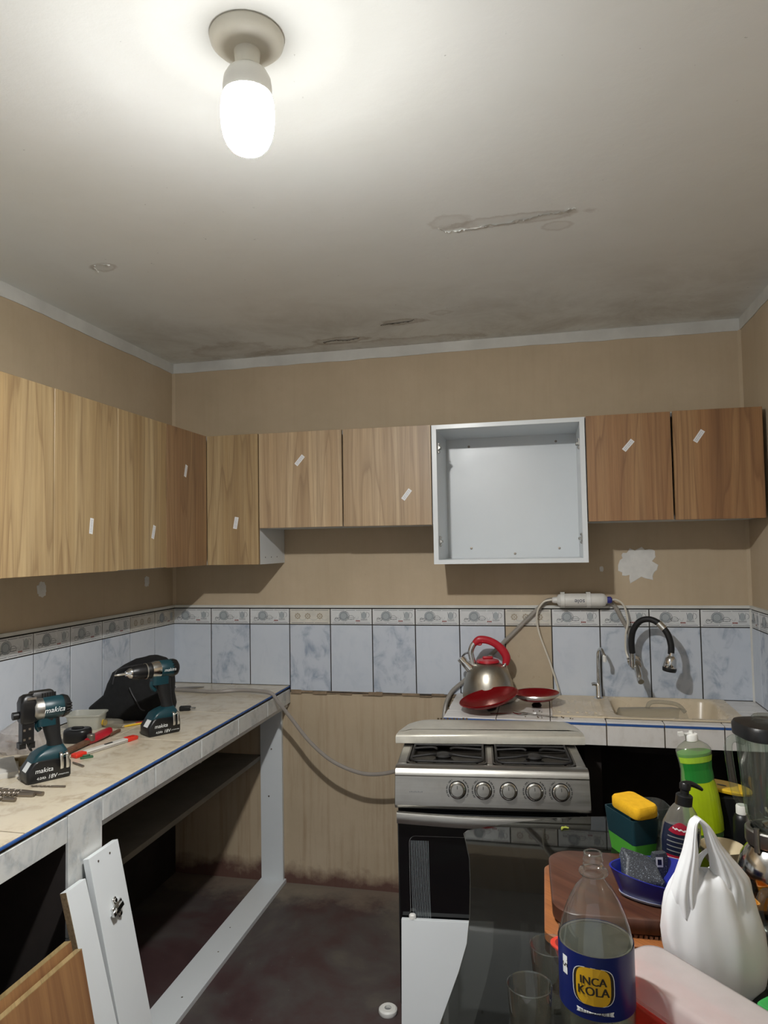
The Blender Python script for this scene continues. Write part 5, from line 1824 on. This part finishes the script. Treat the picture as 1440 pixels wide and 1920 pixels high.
# ------------------------------------------------------------------ soda bottle
c = thing('soda_bottle', 'large clear refillable soda bottle with blue and yellow label, open at the top', 'bottle', (1.861, -1.99, ZT), -0.15)
pr = [(0, 0.010), (0.030, 0.006), (0.040, 0.0), (0.050, 0.003), (0.0565, 0.016), (0.0575, 0.040), (0.0585, 0.058), (0.0585, 0.150), (0.0575, 0.166), (0.0525, 0.187), (0.046, 0.206), (0.038, 0.224), (0.029, 0.240), (0.0205, 0.250), (0.0165, 0.256), (0.0165, 0.261), (0.0225, 0.2625), (0.0235, 0.265), (0.0225, 0.2675), (0.0160, 0.269), (0.0150, 0.274), (0.0166, 0.2765), (0.0150, 0.279), (0.0150, 0.282), (0.0164, 0.284), (0.0150, 0.2865), (0.0148, 0.292), (0.0145, 0.295), (0.0120, 0.295)]
B().lathe(pr, 48).build('bottle_wall', 'glass', c, sharp=60)
B().lathe([(0.0122, 0.2945), (0.0135, 0.2962), (0.0150, 0.2950), (0.0145, 0.293)], 40).build('lip', 'jar_glass', c)
B().lathe([(0.0545, 0.1560), (0.0578, 0.1545), (0.0576, 0.1605), (0.0545, 0.1595)], 48).build('waterline', 'clear_plastic', c)
B().lathe([(0, 0.0115), (0.038, 0.008), (0.0545, 0.02), (0.0562, 0.06), (0.0562, 0.150), (0.0558, 0.158), (0, 0.158)], 40).build('liquid', 'drink', c, sharp=60)
RL = 0.0592
B().lathe([(RL, 0.066), (RL, 0.161)], 64).build('label', 'label_blue', c)


def onl(R, a0, z0):
    return lambda x, y: (R * math.sin(a0 + x / R), -R * math.cos(a0 + x / R), z0 + y)


def patch(b, poly2, R, a0, z0, m=None, n=9):
    """fill a convex outline drawn on a cylinder with a grid fan"""
    xs = [p_[0] for p_ in poly2]
    cx, cz = sum(xs) / len(xs), sum(p_[1] for p_ in poly2) / len(poly2)
    f_ = onl(R, a0, z0)
    rings_ = [[f_(cx + (x - cx) * k / n, cz + (z - cz) * k / n) for x, z in poly2] for k in range(1, n + 1)]
    b.loft(rings_, cap0=True, cap1=False, m=m)


def barrel(w_, h_, n=28):
    o_ = []
    for j in range(n):
        t = 2 * PI * j / n
        cs, sn = math.cos(t), math.sin(t)
        o_.append((w_ / 2 * math.copysign(abs(cs) ** 0.5, cs), h_ / 2 * math.copysign(abs(sn) ** 0.62, sn)))
    return o_


b = B()
patch(b, barrel(0.066, 0.0565), RL + 0.0003, 0.0, 0.1165, 2)
patch(b, barrel(0.0635, 0.055), RL + 0.0005, 0.0, 0.1165, 0)
patch(b, barrel(0.054, 0.056), RL + 0.0007, 0.0, 0.1165, 1)
b.build('emblem', ['label_dark', 'label_yellow', 'white_print'], c, sharp=0)
b = B()
for (s_, sz, yy) in (('INCA', 0.0172, 0.0080), ('KOLA', 0.0185, -0.0072)):
    for wob in (-0.0006, 0.0, 0.0006):
        b.text(s_, sz, (lambda yy_, w2: (lambda x, y: onl(RL + 0.0012, 0, 0.1165)(x + w2, y + yy_)))(yy, wob))
b.build('lettering', 'label_dark', c, sharp=0)
b = B()
patch(b, [(-0.029, -0.0035), (0.029, -0.0035), (0.0275, 0), (0.029, 0.0035), (-0.029, 0.0035), (-0.0275, 0)], RL + 0.0004, 0.03, 0.0775, 0, 12)
b.text('RETORNABLE', 0.0078, lambda x, y: onl(RL + 0.0009, 0.03, 0.0775)(x, y), 1)
b.build('ribbon', ['white_print', 'label_dark'], c, sharp=0)
b = B()
patch(b, [(-0.0055, -0.014), (0.0055, -0.014), (0.0055, 0.014), (-0.0055, 0.014)], RL + 0.0004, -0.83, 0.133, 0, 4)
b.text('5', 0.016, lambda x, y: onl(RL + 0.0008, -0.83, 0.133)(y, -x), 1)
b.text("'", 0.010, lambda x, y: onl(RL + 0.0008, -0.83, 0.141)(y + 0.003, -x), 1)
b.build('price_tag', ['white_print', 'label_dark'], c, sharp=0)

# ------------------------------------------------------------------ tumblers


def tumbler(label, loc, rt, rb, h_, rz=0.0):
    c_ = thing('tumbler', label, 'glass', loc, rz, 'clear tumblers by the soda bottle')
    B().lathe([(0, 0.0), (rb, 0.0), (rb + 0.001, 0.003), (rt, h_ - 0.002), (rt - 0.0006, h_), (rt - 0.0016, h_ - 0.002), (rb - 0.001, 0.008), (0, 0.007)], 48).build('wall', 'tumbler', c_, sharp=40)
    B().lathe([(rt - 0.002, h_ - 0.0015), (rt - 0.0008, h_ + 0.0006), (rt + 0.0008, h_ - 0.0004), (rt + 0.0004, h_ - 0.0022)], 48).build('rim', 'jar_glass', c_, sharp=0)
    return c_


tumbler('empty clear tumbler nearest the camera, left of the soda bottle', (1.757, -2.069, ZT), 0.034, 0.025, 0.123)
tumbler('clear tumbler close behind the soda bottle, before the red tray corner', (1.790, -1.912, ZT), 0.036, 0.027, 0.100)

# ------------------------------------------------------------------ red tray with frosted lid
ta = math.radians(-49)
c = thing('red_tray', 'bright red shallow plastic tray lying behind and under the frosted lid', 'tray', (1.785, -1.795, ZT), ta)
rg = lambda d, z, r_=0.022: [(x, y, z) for x, y in rrect(0.42 - d, 0.100 - d, r_, 5, 0.21, 0.050)]
B().loft([rg(0.02, 0.0), rg(0.0, 0.040), rg(-0.008, 0.041), rg(-0.008, 0.044), rg(0.004, 0.044), rg(0.024, 0.003)]).build('body', 'red_tray', c, sharp=40)
c = thing('frosted_lid', 'large frosted white plastic cover lying on the red tray, right of the soda bottle', 'lid', (1.815 + 0.068 * math.cos(ta), -1.825 + 0.068 * math.sin(ta), ZT + 0.0445), ta)
rg = lambda d, z, r_=0.03: [(x, y, z) for x, y in rrect(0.44 - d, 0.126 - d, r_, 6, 0.24, 0.066)]
B().loft([rg(-0.008, 0.0), rg(-0.008, 0.002), rg(0.002, 0.003), rg(0.008, 0.022), rg(0.016, 0.029), rg(0.03, 0.031), rg(0.06, 0.030)], cap0=False).build('cover', 'frosted_lid', c, sharp=50)

# ------------------------------------------------------------------ cutting boards
GC = 'cutting boards stacked on the glass table'


def cutting_board(label, cx, cy, wx, wy, z0, t_, mat, rz, r_=0.045, hole=False):
    c_ = thing('cutting_board', label, 'cutting board', (cx, cy, z0), rz, GC)
    b_ = B()
    rg_ = lambda d, z: [(x, y, z) for x, y in rrect(wx - d, wy - d, r_, 7)]
    b_.loft([rg_(0.006, 0), rg_(0, 0.003), rg_(0, t_ - 0.003), rg_(0.006, t_)])
    b_.build('board', mat, c_, sharp=45)
    return c_


cutting_board('lighter brown cutting board at the bottom of the stack', 1.908, -1.570, 0.262, 0.336, ZT, 0.022, 'board_light', 0.0, 0.035)
c = thing('slatted_mat', 'thin pinkish ridged mat sandwiched between the two cutting boards', 'mat', (1.915, -1.578, ZT + 0.0222), 0.0)
b = B()
for k in range(23):
    b.box((-0.110 + k * 0.0096, -0.135, 0.0), (-0.104 + k * 0.0096, 0.13, 0.0062))
b.box((-0.110, -0.128, 0), (0.110, -0.120, 0.003)).box((-0.110, 0.115, 0), (0.110, 0.123, 0.003))
b.build('slats', 'tan', c, sharp=0)
cutting_board('dark brown rounded cutting board on top of the stack, under the blue dish', 1.917, -1.566, 0.252, 0.300, ZT + 0.0287, 0.032, 'board_dark', 0.03, 0.055)

# ------------------------------------------------------------------ blue dish with scourer
ZD = ZT + 0.061
c = thing('blue_dish', 'deep blue plastic dish with pointed end, standing on the dark cutting board', 'dish', (2.012, -1.612, ZD), YAW - 0.1)


def leafring(a, d, z, n=44, cx=0.0):
    o_ = []
    for j in range(n):
        t = 2 * PI * j / n
        x = math.cos(t)
        y = math.sin(t)
        k = 1.0 if x > 0 else 1.0 - 0.35 * (-x) ** 1.6
        o_.append((cx + a * x, d * y * k, z + 0.010 * max(0, -x) * (z > 0.01)))
    return o_


B().loft([leafring(0.070, 0.050, 0.0), leafring(0.078, 0.056, 0.004), leafring(0.098, 0.074, 0.046), leafring(0.100, 0.076, 0.049), leafring(0.096, 0.073, 0.049), leafring(0.074, 0.053, 0.008)]).build('bowl', 'tray_blue', c, sharp=40)
B().loft([leafring(0.0705, 0.0505, 0.0), leafring(0.079, 0.057, 0.004), leafring(0.0815, 0.0595, 0.0085), leafring(0.0795, 0.0575, 0.009)], cap0=False, cap1=False).build('base_edge', 'tray_rim', c, sharp=30)
c = thing('scourer', 'dark grey sparkling foam scourer propped in the blue dish', 'scourer', (1.978, -1.585, ZD + 0.0095), YAW)
b = B()
b.loft([[(-0.042, -0.032, 0.0), (0.042, -0.032, 0.0), (0.042, 0.030, 0.0), (-0.042, 0.030, 0.0)],
        [(-0.040, -0.030, 0.022), (0.040, -0.036, 0.016), (0.040, 0.026, 0.032), (-0.036, 0.026, 0.052)],
        [(-0.024, 0.0, 0.056), (0.034, -0.006, 0.040), (0.036, 0.026, 0.044), (-0.030, 0.028, 0.068)]])
b.build('foam', 'scourer', c, sharp=30, bevel=0.004)
c = thing('scourer_packet', 'small dark packet with a white square frame, behind the grey scourer', 'packet', (2.028, -1.548, ZD + 0.0095), YAW + 0.2)
b = B().loft([[(x, y, z) for x, y in rrect(0.034 * k, 0.018 * k, 0.004, 3, -0.006)] for z, k in ((0, 1.0), (0.045, 1.0), (0.054, 0.85))]).build('packet', 'scourer', c, sharp=30)
b = B()
b.add([(-0.020, -0.0095, 0.028), (-0.003, -0.0095, 0.026), (-0.003, -0.0093, 0.047), (-0.020, -0.0093, 0.049)], [(0, 1, 2, 3)], 0)
b.add([(-0.016, -0.0099, 0.032), (-0.0065, -0.0099, 0.031), (-0.0065, -0.0097, 0.0425), (-0.016, -0.0097, 0.044)], [(0, 1, 2, 3)], 1)
b.build('price_label', ['white_print', 'black'], c, sharp=0)

# ------------------------------------------------------------------ bin with sponge, dish with foil
c = thing('sink_caddy', 'dark teal open box with lime base holding the yellow sponge', 'box', (1.998, -1.262, ZT), math.radians(27.6))
rg = lambda d, z: [(x, y, z) for x, y in rrect(0.080 - d, 0.128 - d, 0.008, 4)]
B().loft([rg(0.010, 0.044), rg(0.0, 0.1045), rg(0.0, 0.106), rg(0.006, 0.106), rg(0.016, 0.047), rg(0.016, 0.046)]).build('body', 'teal_bin', c, sharp=40)
B().loft([rg(0.020, 0.0), rg(0.010, 0.0435)]).build('base', 'lime_base', c, sharp=40)
c = thing('kitchen_sponge', 'bright yellow sponge lying on top of the teal box', 'sponge', (2.004, -1.280, ZT + 0.1065), math.radians(33))
B().loft([[(x, y, z + 0.06 * y + 0.004) for x, y in rrect(0.070 * k, 0.104 * k, 0.014, 4)] for z, k in ((0.002, 0.95), (0.006, 1.0), (0.026, 1.0), (0.031, 0.94))]).build('foam', 'sponge', c, sharp=50)
c = thing('foil_dish', 'clear plastic dish of crumpled foil behind the yellow sponge', 'dish', (2.052, -1.090, ZT), YAW)
B().loft([[(x, y, z) for x, y in rrect(0.12 * k, 0.095 * k, 0.03 * k, 5)] for z, k in ((0, 0.7), (0.004, 0.75), (0.066, 1.0), (0.068, 1.03), (0.068, 0.99), (0.008, 0.72))]).build('dish', 'jar_glass', c, sharp=40)
c = thing('crumpled_foil', 'crumpled ball of foil sitting in the clear plastic dish', 'foil', (2.052, -1.090, ZT + 0.0082), YAW)
rg = []
for i in range(9):
    t = PI * i / 8
    row = []
    for x, y, z in sring(0.036 * max(0.05, math.sin(t)), 0.030 * max(0.05, math.sin(t)), 0, 2, 22):
        k = 1 + 0.35 * noise.noise(Vector((x * 60, y * 60, i * 0.9)))
        row.append((x * k, y * k, 0.033 - 0.031 * math.cos(t) * (1 + 0.1 * noise.noise(Vector((x * 50, y * 50, 5))))))
    rg.append(row)
B().loft(rg).build('foil', 'foil', c, sharp=12)

# ------------------------------------------------------------------ soap bottles


def bottle_loft(b, sec, n=40, e=2.3, m=None, off=0.0, cap1=True, cap0=True):
    return b.loft([sring(a + off, d + off, z, e, n, cx) for z, a, d, cx in sec], cap0=cap0, cap1=cap1, m=m)


def interp(sec, z):
    for p_, q_ in zip(sec, sec[1:]):
        if p_[0] <= z <= q_[0]:
            t = (z - p_[0]) / (q_[0] - p_[0])
            return [z] + [p_[i] + (q_[i] - p_[i]) * t for i in (1, 2, 3)]
    return list(sec[-1])


def label_patch(b, sec, zf, t0, t1, e=2.3, off=0.0008, m=None, nz=8, nt=12):
    """a label glued to the flank of a lofted bottle. zf(t) -> (zlow, zhigh)"""
    v, f = [], []
    for i in range(nz + 1):
        for j in range(nt + 1):
            u = j / nt
            t = t0 + (t1 - t0) * u
            za, zb = zf(u)
            z, a, d, cx = interp(sec, za + (zb - za) * i / nz)
            cs, sn = math.cos(t), math.sin(t)
            v.append((cx + (a + off) * math.copysign(abs(cs) ** (2 / e), cs), (d + off) * math.copysign(abs(sn) ** (2 / e), sn), z))
    for i in range(nz):
        for j in range(nt):
            p_ = i * (nt + 1) + j
            f.append((p_, p_ + 1, p_ + nt + 2, p_ + nt + 1))
    b.add(v, f, m)


gs = [(0.0, 0.046, 0.029, 0), (0.006, 0.050, 0.032, 0), (0.05, 0.0515, 0.033, 0), (0.11, 0.049, 0.032, 0), (0.155, 0.043, 0.029, 0), (0.185, 0.0405, 0.027, 0), (0.205, 0.0425, 0.028, 0), (0.225, 0.046, 0.030, 0), (0.236, 0.0455, 0.030, 0), (0.246, 0.038, 0.026, 0), (0.254, 0.026, 0.019, 0), (0.260, 0.015, 0.014, 0)]
c = thing('dish_soap_bottle', 'tall green dish soap bottle with white cap, behind the black soap pump', 'bottle', (2.200, -1.125, ZT), YAW, rot=(0, -0.10, YAW))
bottle_loft(B(), [s_ for s_ in gs]).build('bottle_wall', 'clear_plastic', c, sharp=60)
bottle_loft(B(), [(z, a - 0.002, d - 0.002, x) for z, a, d, x in gs if z < 0.23] + [(0.229, 0.0438, 0.0282, 0)]).build('soap', 'green_soap', c, sharp=60)
B().lathe([(0.0135, 0.258), (0.0165, 0.260), (0.0165, 0.274), (0.0150, 0.277), (0.006, 0.278), (0.005, 0.285), (0, 0.285)], 24).build('cap', 'white', c, sharp=40)
b = B()
b.tube([(0.006, 0, 0.276), (-0.012, -0.004, 0.279), (-0.026, -0.006, 0.281)], 0.003, 8)
b.box((-0.037, -0.011, 0.277), (-0.024, -0.001, 0.287))
b.build('flip_top', 'white', c)
b = B()
F0, F1 = -PI * 0.93, -PI * 0.07
label_patch(b, gs, lambda u: (0.206, 0.222), F0, F1, m=0)
label_patch(b, gs, lambda u: (0.165 - 0.012 * math.sin(PI * u), 0.205), F0 + 0.25, F1, off=0.0012, m=1)
label_patch(b, gs, lambda u: (0.02, 0.166 + 0.010 * math.sin(PI * u * 1.2) - 0.02 * u * u), F0 + 0.45, F1, off=0.0010, m=2)
b.build('label', ['pale_label', 'green_label', 'lime_label'], c, sharp=0)

ps = [(0.0, 0.026, 0.020, 0), (0.006, 0.031, 0.024, 0), (0.04, 0.042, 0.029, 0), (0.08, 0.047, 0.031, 0), (0.115, 0.044, 0.030, 0), (0.145, 0.032, 0.025, 0), (0.158, 0.022, 0.021, 0), (0.164, 0.0165, 0.0165, 0)]
c = thing('hand_soap_pump', 'clear hand soap bottle with black pump and navy and red label', 'bottle', (2.090, -1.352, ZT), YAW, rot=(0.0, 0.13, YAW))
bottle_loft(B(), ps).build('bottle_wall', 'clear_plastic', c, sharp=60)
bottle_loft(B(), [(z, a - 0.002, d - 0.002, x) for z, a, d, x in ps if z < 0.1] + [(0.108, 0.0425, 0.0285, 0)]).build('soap', 'soap_liquid', c, sharp=60)
b = B()
b.lathe([(0, 0.161), (0.0195, 0.161), (0.0195, 0.183), (0.0165, 0.186), (0.010, 0.187), (0.010, 0.196), (0.0125, 0.198), (0.0135, 0.210), (0.011, 0.214), (0, 0.2145)], 28)
b.build('pump_collar', 'black', c, sharp=40)
B().tube([(-0.004, 0, 0.209), (0.012, 0, 0.212), (0.030, 0, 0.207), (0.042, 0, 0.201)], 0.008, 12, radii=[0.010, 0.009, 0.007, 0.0045], flat=0.8).build('pump_spout', 'black', c)
b = B()
A0, A1 = -PI * 0.97, -PI * 0.25
label_patch(b, ps, lambda u: (0.05, 0.118 - 0.03 * max(0, u - 0.5)), A0, A1, m=0)
label_patch(b, ps, lambda u: (0.104 - 0.006 * math.sin(PI * u), 0.105 + 0.021 * math.sin(PI * u)), A0 + 0.5, A1 - 0.5, off=0.0014, m=1)
label_patch(b, ps, lambda u: (0.010, 0.050 - 0.004 * u), A0, A1, m=1)
label_patch(b, ps, lambda u: (0.016, 0.030), A0 + 0.55, A0 + 1.15, off=0.0014, m=2)
for k in range(4):
    label_patch(b, ps, (lambda kk: (lambda u: (0.058 + kk * 0.011 - 0.004 * u, 0.0605 + kk * 0.011 - 0.004 * u)))(k), A0 + 0.5, A1 - 0.35 - 0.1 * (k % 2), off=0.0013, m=3, nz=1)
for k in range(3):
    label_patch(b, ps, (lambda kk: (lambda u: (0.034 + kk * 0.004, 0.0352 + kk * 0.004)))(k), A0 + 0.55, A1 - 0.4, off=0.0013, m=2, nz=1)
label_patch(b, ps, lambda u: (0.110 - 0.004 * u + 0.0012 * math.sin(22 * u), 0.1135 - 0.004 * u + 0.0012 * math.sin(22 * u + 1)), A0 + 0.75, A1 - 0.75, off=0.0018, m=2, nz=1, nt=24)
b.build('label', ['soap_navy', 'soap_red', 'white_print', 'grey'], c, sharp=0)

# ------------------------------------------------------------------ white carrier bag
c = thing('carrier_bag', 'white plastic carrier bag with upright handles, right of the soda bottle', 'bag', (2.083, -1.800, ZT), YAW)
sec = [(0.0, -0.064, 0.058), (0.012, -0.078, 0.078), (0.035, -0.086, 0.084), (0.07, -0.093, 0.082), (0.10, -0.099, 0.079), (0.13, -0.098, 0.073), (0.155, -0.090, 0.066), (0.175, -0.080, 0.060), (0.195, -0.068, 0.042)]
rg = []
for z, xl, xr in sec:
    a, cx = (xr - xl) / 2, (xr + xl) / 2
    d = 0.055 * (1 - 0.45 * (z / 0.18) ** 2)
    row = []
    for x, y, zz in sring(a, d, z, 2.3, 72, cx):
        t = math.atan2(y / d, (x - cx) / a)
        f = min(1, z / 0.05)
        x, y = cx + (x - cx) * (1 + 0.022 * math.sin(13 * t + 2) * (z / 0.18) ** 1.5), y * (1 + 0.10 * math.sin(9 * t + z * 8) * (z / 0.18) ** 1.5)
        w_ = 1 + f * (0.05 * noise.noise(Vector((math.cos(t) * 3, math.sin(t) * 3, z * 14))) + 0.035 * noise.noise(Vector((math.cos(t) * 9, math.sin(t) * 9, z * 22 + 5)))) - 0.10 * max(0, 0.05 - z) / 0.05 * max(0, noise.noise(Vector((math.cos(t) * 6, math.sin(t) * 6, z * 60))))
        row.append((cx + (x - cx) * w_, y * w_, zz + (0.012 * noise.noise(Vector((t * 3, z * 9, 1))) if z > 0.1 else 0)))
    rg.append(row)
last = rg[-1]
rg.append([(x * 0.55, y * 0.4, z + 0.006) for x, y, z in last])
rg.append([(x * 0.2, y * 0.2, z - 0.012) for x, y, z in last])
B().loft(rg, cap1=True).build('body', 'film', c, sharp=180)


def strand(name, pts, wds, dep, pleats, ph):
    """gathered, pleated strip of the bag rising to the handle"""
    P = spline(pts, 6)
    K = len(P)
    rr_ = []
    for i in range(K):
        t = i / (K - 1)
        x = t * (len(wds) - 1)
        a = min(int(x), len(wds) - 2)
        wd_ = wds[a] + (wds[a + 1] - wds[a]) * (x - a)
        dd = dep * (1 - 0.6 * t)
        row = []
        for j in range(48):
            q_ = 2 * PI * j / 48
            cs, sn = math.cos(q_), math.sin(q_)
            pl_ = 1 + 0.13 * math.sin(pleats * cs * 3.2 + ph + 1.5 * t) * (0.35 + 0.65 * (1 - t))
            row.append((P[i].x + wd_ / 2 * cs, P[i].y + dd * sn * pl_, P[i].z))
        rr_.append(row)
    return B().loft(rr_).build(name, 'film', c, sharp=180)


strand('handle', [(-0.056, -0.006, 0.130), (-0.058, -0.008, 0.165), (-0.055, -0.008, 0.195), (-0.046, -0.006, 0.235), (-0.041, -0.004, 0.268), (-0.037, -0.004, 0.288), (-0.030, -0.004, 0.296)], [0.058, 0.054, 0.042, 0.026, 0.014, 0.011, 0.009], 0.026, 4, 0.4)
strand('handle', [(0.024, -0.004, 0.130), (0.024, -0.004, 0.165), (0.024, -0.004, 0.190), (0.010, -0.004, 0.225), (-0.002, -0.004, 0.250), (-0.014, -0.004, 0.280), (-0.030, -0.004, 0.297)], [0.086, 0.080, 0.070, 0.040, 0.026, 0.014, 0.009], 0.027, 5, 1.7)
strand('rear_handle', [(-0.040, 0.012, 0.160), (-0.032, 0.014, 0.195), (-0.020, 0.014, 0.218), (-0.004, 0.010, 0.236)], [0.026, 0.018, 0.012, 0.009], 0.010, 3, 0.0)

# ------------------------------------------------------------------ blender
c = thing('blender', 'chrome based blender with glass jar and black lid, at the right edge', 'blender', (2.272, -1.470, ZT), YAW)
B().lathe([(0, 0), (0.072, 0), (0.076, 0.006), (0.076, 0.020), (0.073, 0.030), (0.0705, 0.045), (0.0735, 0.058), (0.0725, 0.078), (0.066, 0.100), (0.056, 0.116), (0.050, 0.124), (0, 0.124)], 48).build('motor_base', 'chrome', c, sharp=30)
B().lathe([(0, 0.1235), (0.047, 0.1235), (0.047, 0.131), (0, 0.131)], 36).build('coupling', 'black', c, sharp=40)
b = B()
b.lathe([(0.040, 0.130), (0.054, 0.130), (0.0555, 0.134), (0.0555, 0.160), (0.052, 0.163), (0.044, 0.163), (0.042, 0.140)], 40)
for k in range(4):
    a = k * PI / 2 + 0.5
    b.tube([(0.056 * math.cos(a), 0.056 * math.sin(a), 0.122), (0.056 * math.cos(a), 0.056 * math.sin(a), 0.172)], 0.006, 10, smooth=0)
b.build('jar_collar', 'steel', c, sharp=40)
js = [(0.158, 0.032, 0.0), (0.163, 0.038, 0.0), (0.185, 0.046, 0.0), (0.215, 0.050, 0.0), (0.30, 0.056, 0.0), (0.362, 0.060, 0.0)]
oute = [sring(a, a, z, 3.4, 48) for z, a, _ in js]
inn = [sring(a - 0.004, a - 0.004, z + 0.003 * (z < 0.2), 3.4, 48) for z, a, _ in reversed(js)]
jr = B().loft(oute + inn).build('jar', 'jar_glass', c, sharp=60)
b = B()
for k in range(8):
    a = k * PI / 4 + PI / 8
    b.tube([(0.049 * math.cos(a), 0.049 * math.sin(a), 0.19), (0.060 * math.cos(a), 0.060 * math.sin(a), 0.355)], 0.0035, 6, smooth=0)
b.build('jar_ribs', 'jar_glass', jr)
b = B()
for k in range(7):
    L2 = 0.010 if k % 2 else 0.018
    b.box((-0.030, -0.0505 - 0.0012 * k, 0.215 + 0.018 * k), (-0.030 + L2, -0.0495 - 0.0012 * k, 0.2157 + 0.018 * k))
b.build('measure_marks', 'border_worn', jr, sharp=0)
b = B()
b.lathe([(0, 0.166), (0.020, 0.166), (0.020, 0.172), (0.007, 0.176), (0.007, 0.186), (0, 0.188)], 20)
for k in range(4):
    a = k * PI / 2
    b.tube([(0.004 * math.cos(a), 0.004 * math.sin(a), 0.184), (0.016 * math.cos(a), 0.016 * math.sin(a), 0.187), (0.026 * math.cos(a), 0.026 * math.sin(a), 0.198)], 0.003, 6, flat=0.3)
b.build('blades', 'chrome', c, sharp=40)
B().tube([(-0.054, 0, 0.352), (-0.080, -0.004, 0.360), (-0.093, -0.006, 0.345), (-0.090, -0.006, 0.30), (-0.083, -0.006, 0.25), (-0.070, -0.004, 0.222), (-0.050, 0, 0.222)], 0.0062, 12, flat=1.5).build('jar_handle', 'jar_glass', jr)
B().loft([sring(0.0605, 0.0605, 0.360, 3.2, 48), sring(0.066, 0.066, 0.362, 3.2, 48), sring(0.067, 0.067, 0.384, 3.2, 48), sring(0.063, 0.063, 0.391, 3.2, 48), sring(0.04, 0.04, 0.393, 3.0, 48)]).build('lid', 'black', c, sharp=40)
B().lathe([(0.031, 0.392), (0.033, 0.394), (0.033, 0.404), (0.030, 0.407), (0, 0.408)], 32).build('lid_cap', 'jar_glass', c, sharp=40)

# ------------------------------------------------------------------ things crowded at the right edge
c = thing('black_canister', 'black canister with a yellow oval lid left of the blender jar', 'canister', (2.270, -1.075, ZT), YAW - 0.3)
B().loft([sring(0.044, 0.036, 0, 2, 32), sring(0.050, 0.041, 0.05, 2, 32), sring(0.056, 0.046, 0.104, 2, 32), sring(0.050, 0.040, 0.108, 2, 32)]).build('body', 'black', c, sharp=40)
lidm = B().loft([[(x, y, z - x * 0.14) for x, y, z in sring(a, d, zz, 2.2, 36)] for zz, a, d in ((0.112, 0.050, 0.036), (0.115, 0.062, 0.044), (0.121, 0.064, 0.045), (0.125, 0.060, 0.041))]).build('lid', 'yellow', c, sharp=40)
B().loft([[(x - 0.014, y - 0.008, z - (x - 0.014) * 0.14) for x, y, z in sring(a, d, zz, 2.2, 20)] for zz, a, d in ((0.124, 0.012, 0.005), (0.1258, 0.012, 0.005))]).build('slot', 'black', lidm, sharp=40)
c = thing('small_black_bottle', 'small black bottle with white cap between the yellow lid and the blender', 'bottle', (2.280, -1.182, ZT), YAW)
B().lathe([(0, 0), (0.021, 0), (0.0225, 0.003), (0.0225, 0.074), (0.018, 0.086), (0.0125, 0.090), (0, 0.091)], 24).build('body', 'black', c, sharp=40)
B().lathe([(0, 0.089), (0.0145, 0.089), (0.0145, 0.108), (0.013, 0.111), (0, 0.111)], 24).build('cap', 'white', c, sharp=40)
c = thing('cream_bowl', 'small cream bowl half hidden between the carrier bag and the blender base', 'bowl', (2.203, -1.300, ZT), YAW)
B().lathe([(0, 0), (0.026, 0), (0.028, 0.004), (0.046, 0.030), (0.052, 0.050), (0.050, 0.0505), (0.043, 0.031), (0.024, 0.007), (0, 0.006)], 40).build('bowl', 'bowl', c, sharp=50)
c = thing('orange_tub', 'small orange plastic tub in front of the blender base', 'tub', (2.176, -1.562, ZT), YAW)
B().loft([[(x, y, z) for x, y in rrect(0.066 * k, 0.048 * k, 0.008, 4)] for z, k in ((0, 0.85), (0.040, 1.0), (0.042, 1.06), (0.045, 1.06), (0.045, 0.98), (0.005, 0.80))]).build('body', 'orange', c, sharp=40)
c = thing('glass_mug', 'thick clear glass mug cut off by the right edge, before the blender', 'mug', (2.256, -1.622, ZT), YAW)
B().lathe([(0, 0), (0.030, 0), (0.033, 0.003), (0.036, 0.110), (0.0345, 0.1115), (0.032, 0.108), (0.029, 0.014), (0, 0.011)], 36).build('wall', 'jar_glass', c, sharp=40)
B().tube([(-0.034, 0, 0.092), (-0.056, -0.006, 0.094), (-0.066, -0.008, 0.065), (-0.057, -0.006, 0.032), (-0.033, 0, 0.026)], 0.0085, 12).build('handle', 'jar_glass', c)
c = thing('green_box', 'green lidded plastic box at the lower right edge under the carrier bag', 'box', (2.192, -1.925, ZT), ta)
B().loft([[(x, y, z) for x, y in rrect(0.13 * k, 0.085 * k, 0.012, 4)] for z, k in ((0, 0.92), (0.026, 1.0))]).build('body', 'tray_rim', c, sharp=40)
B().loft([[(x, y, z) for x, y in rrect(0.136 * k, 0.091 * k, 0.014, 4)] for z, k in ((0.0262, 1.0), (0.034, 1.0), (0.038, 0.95), (0.038, 0.85), (0.035, 0.80))]).build('lid', 'green', c, sharp=40)
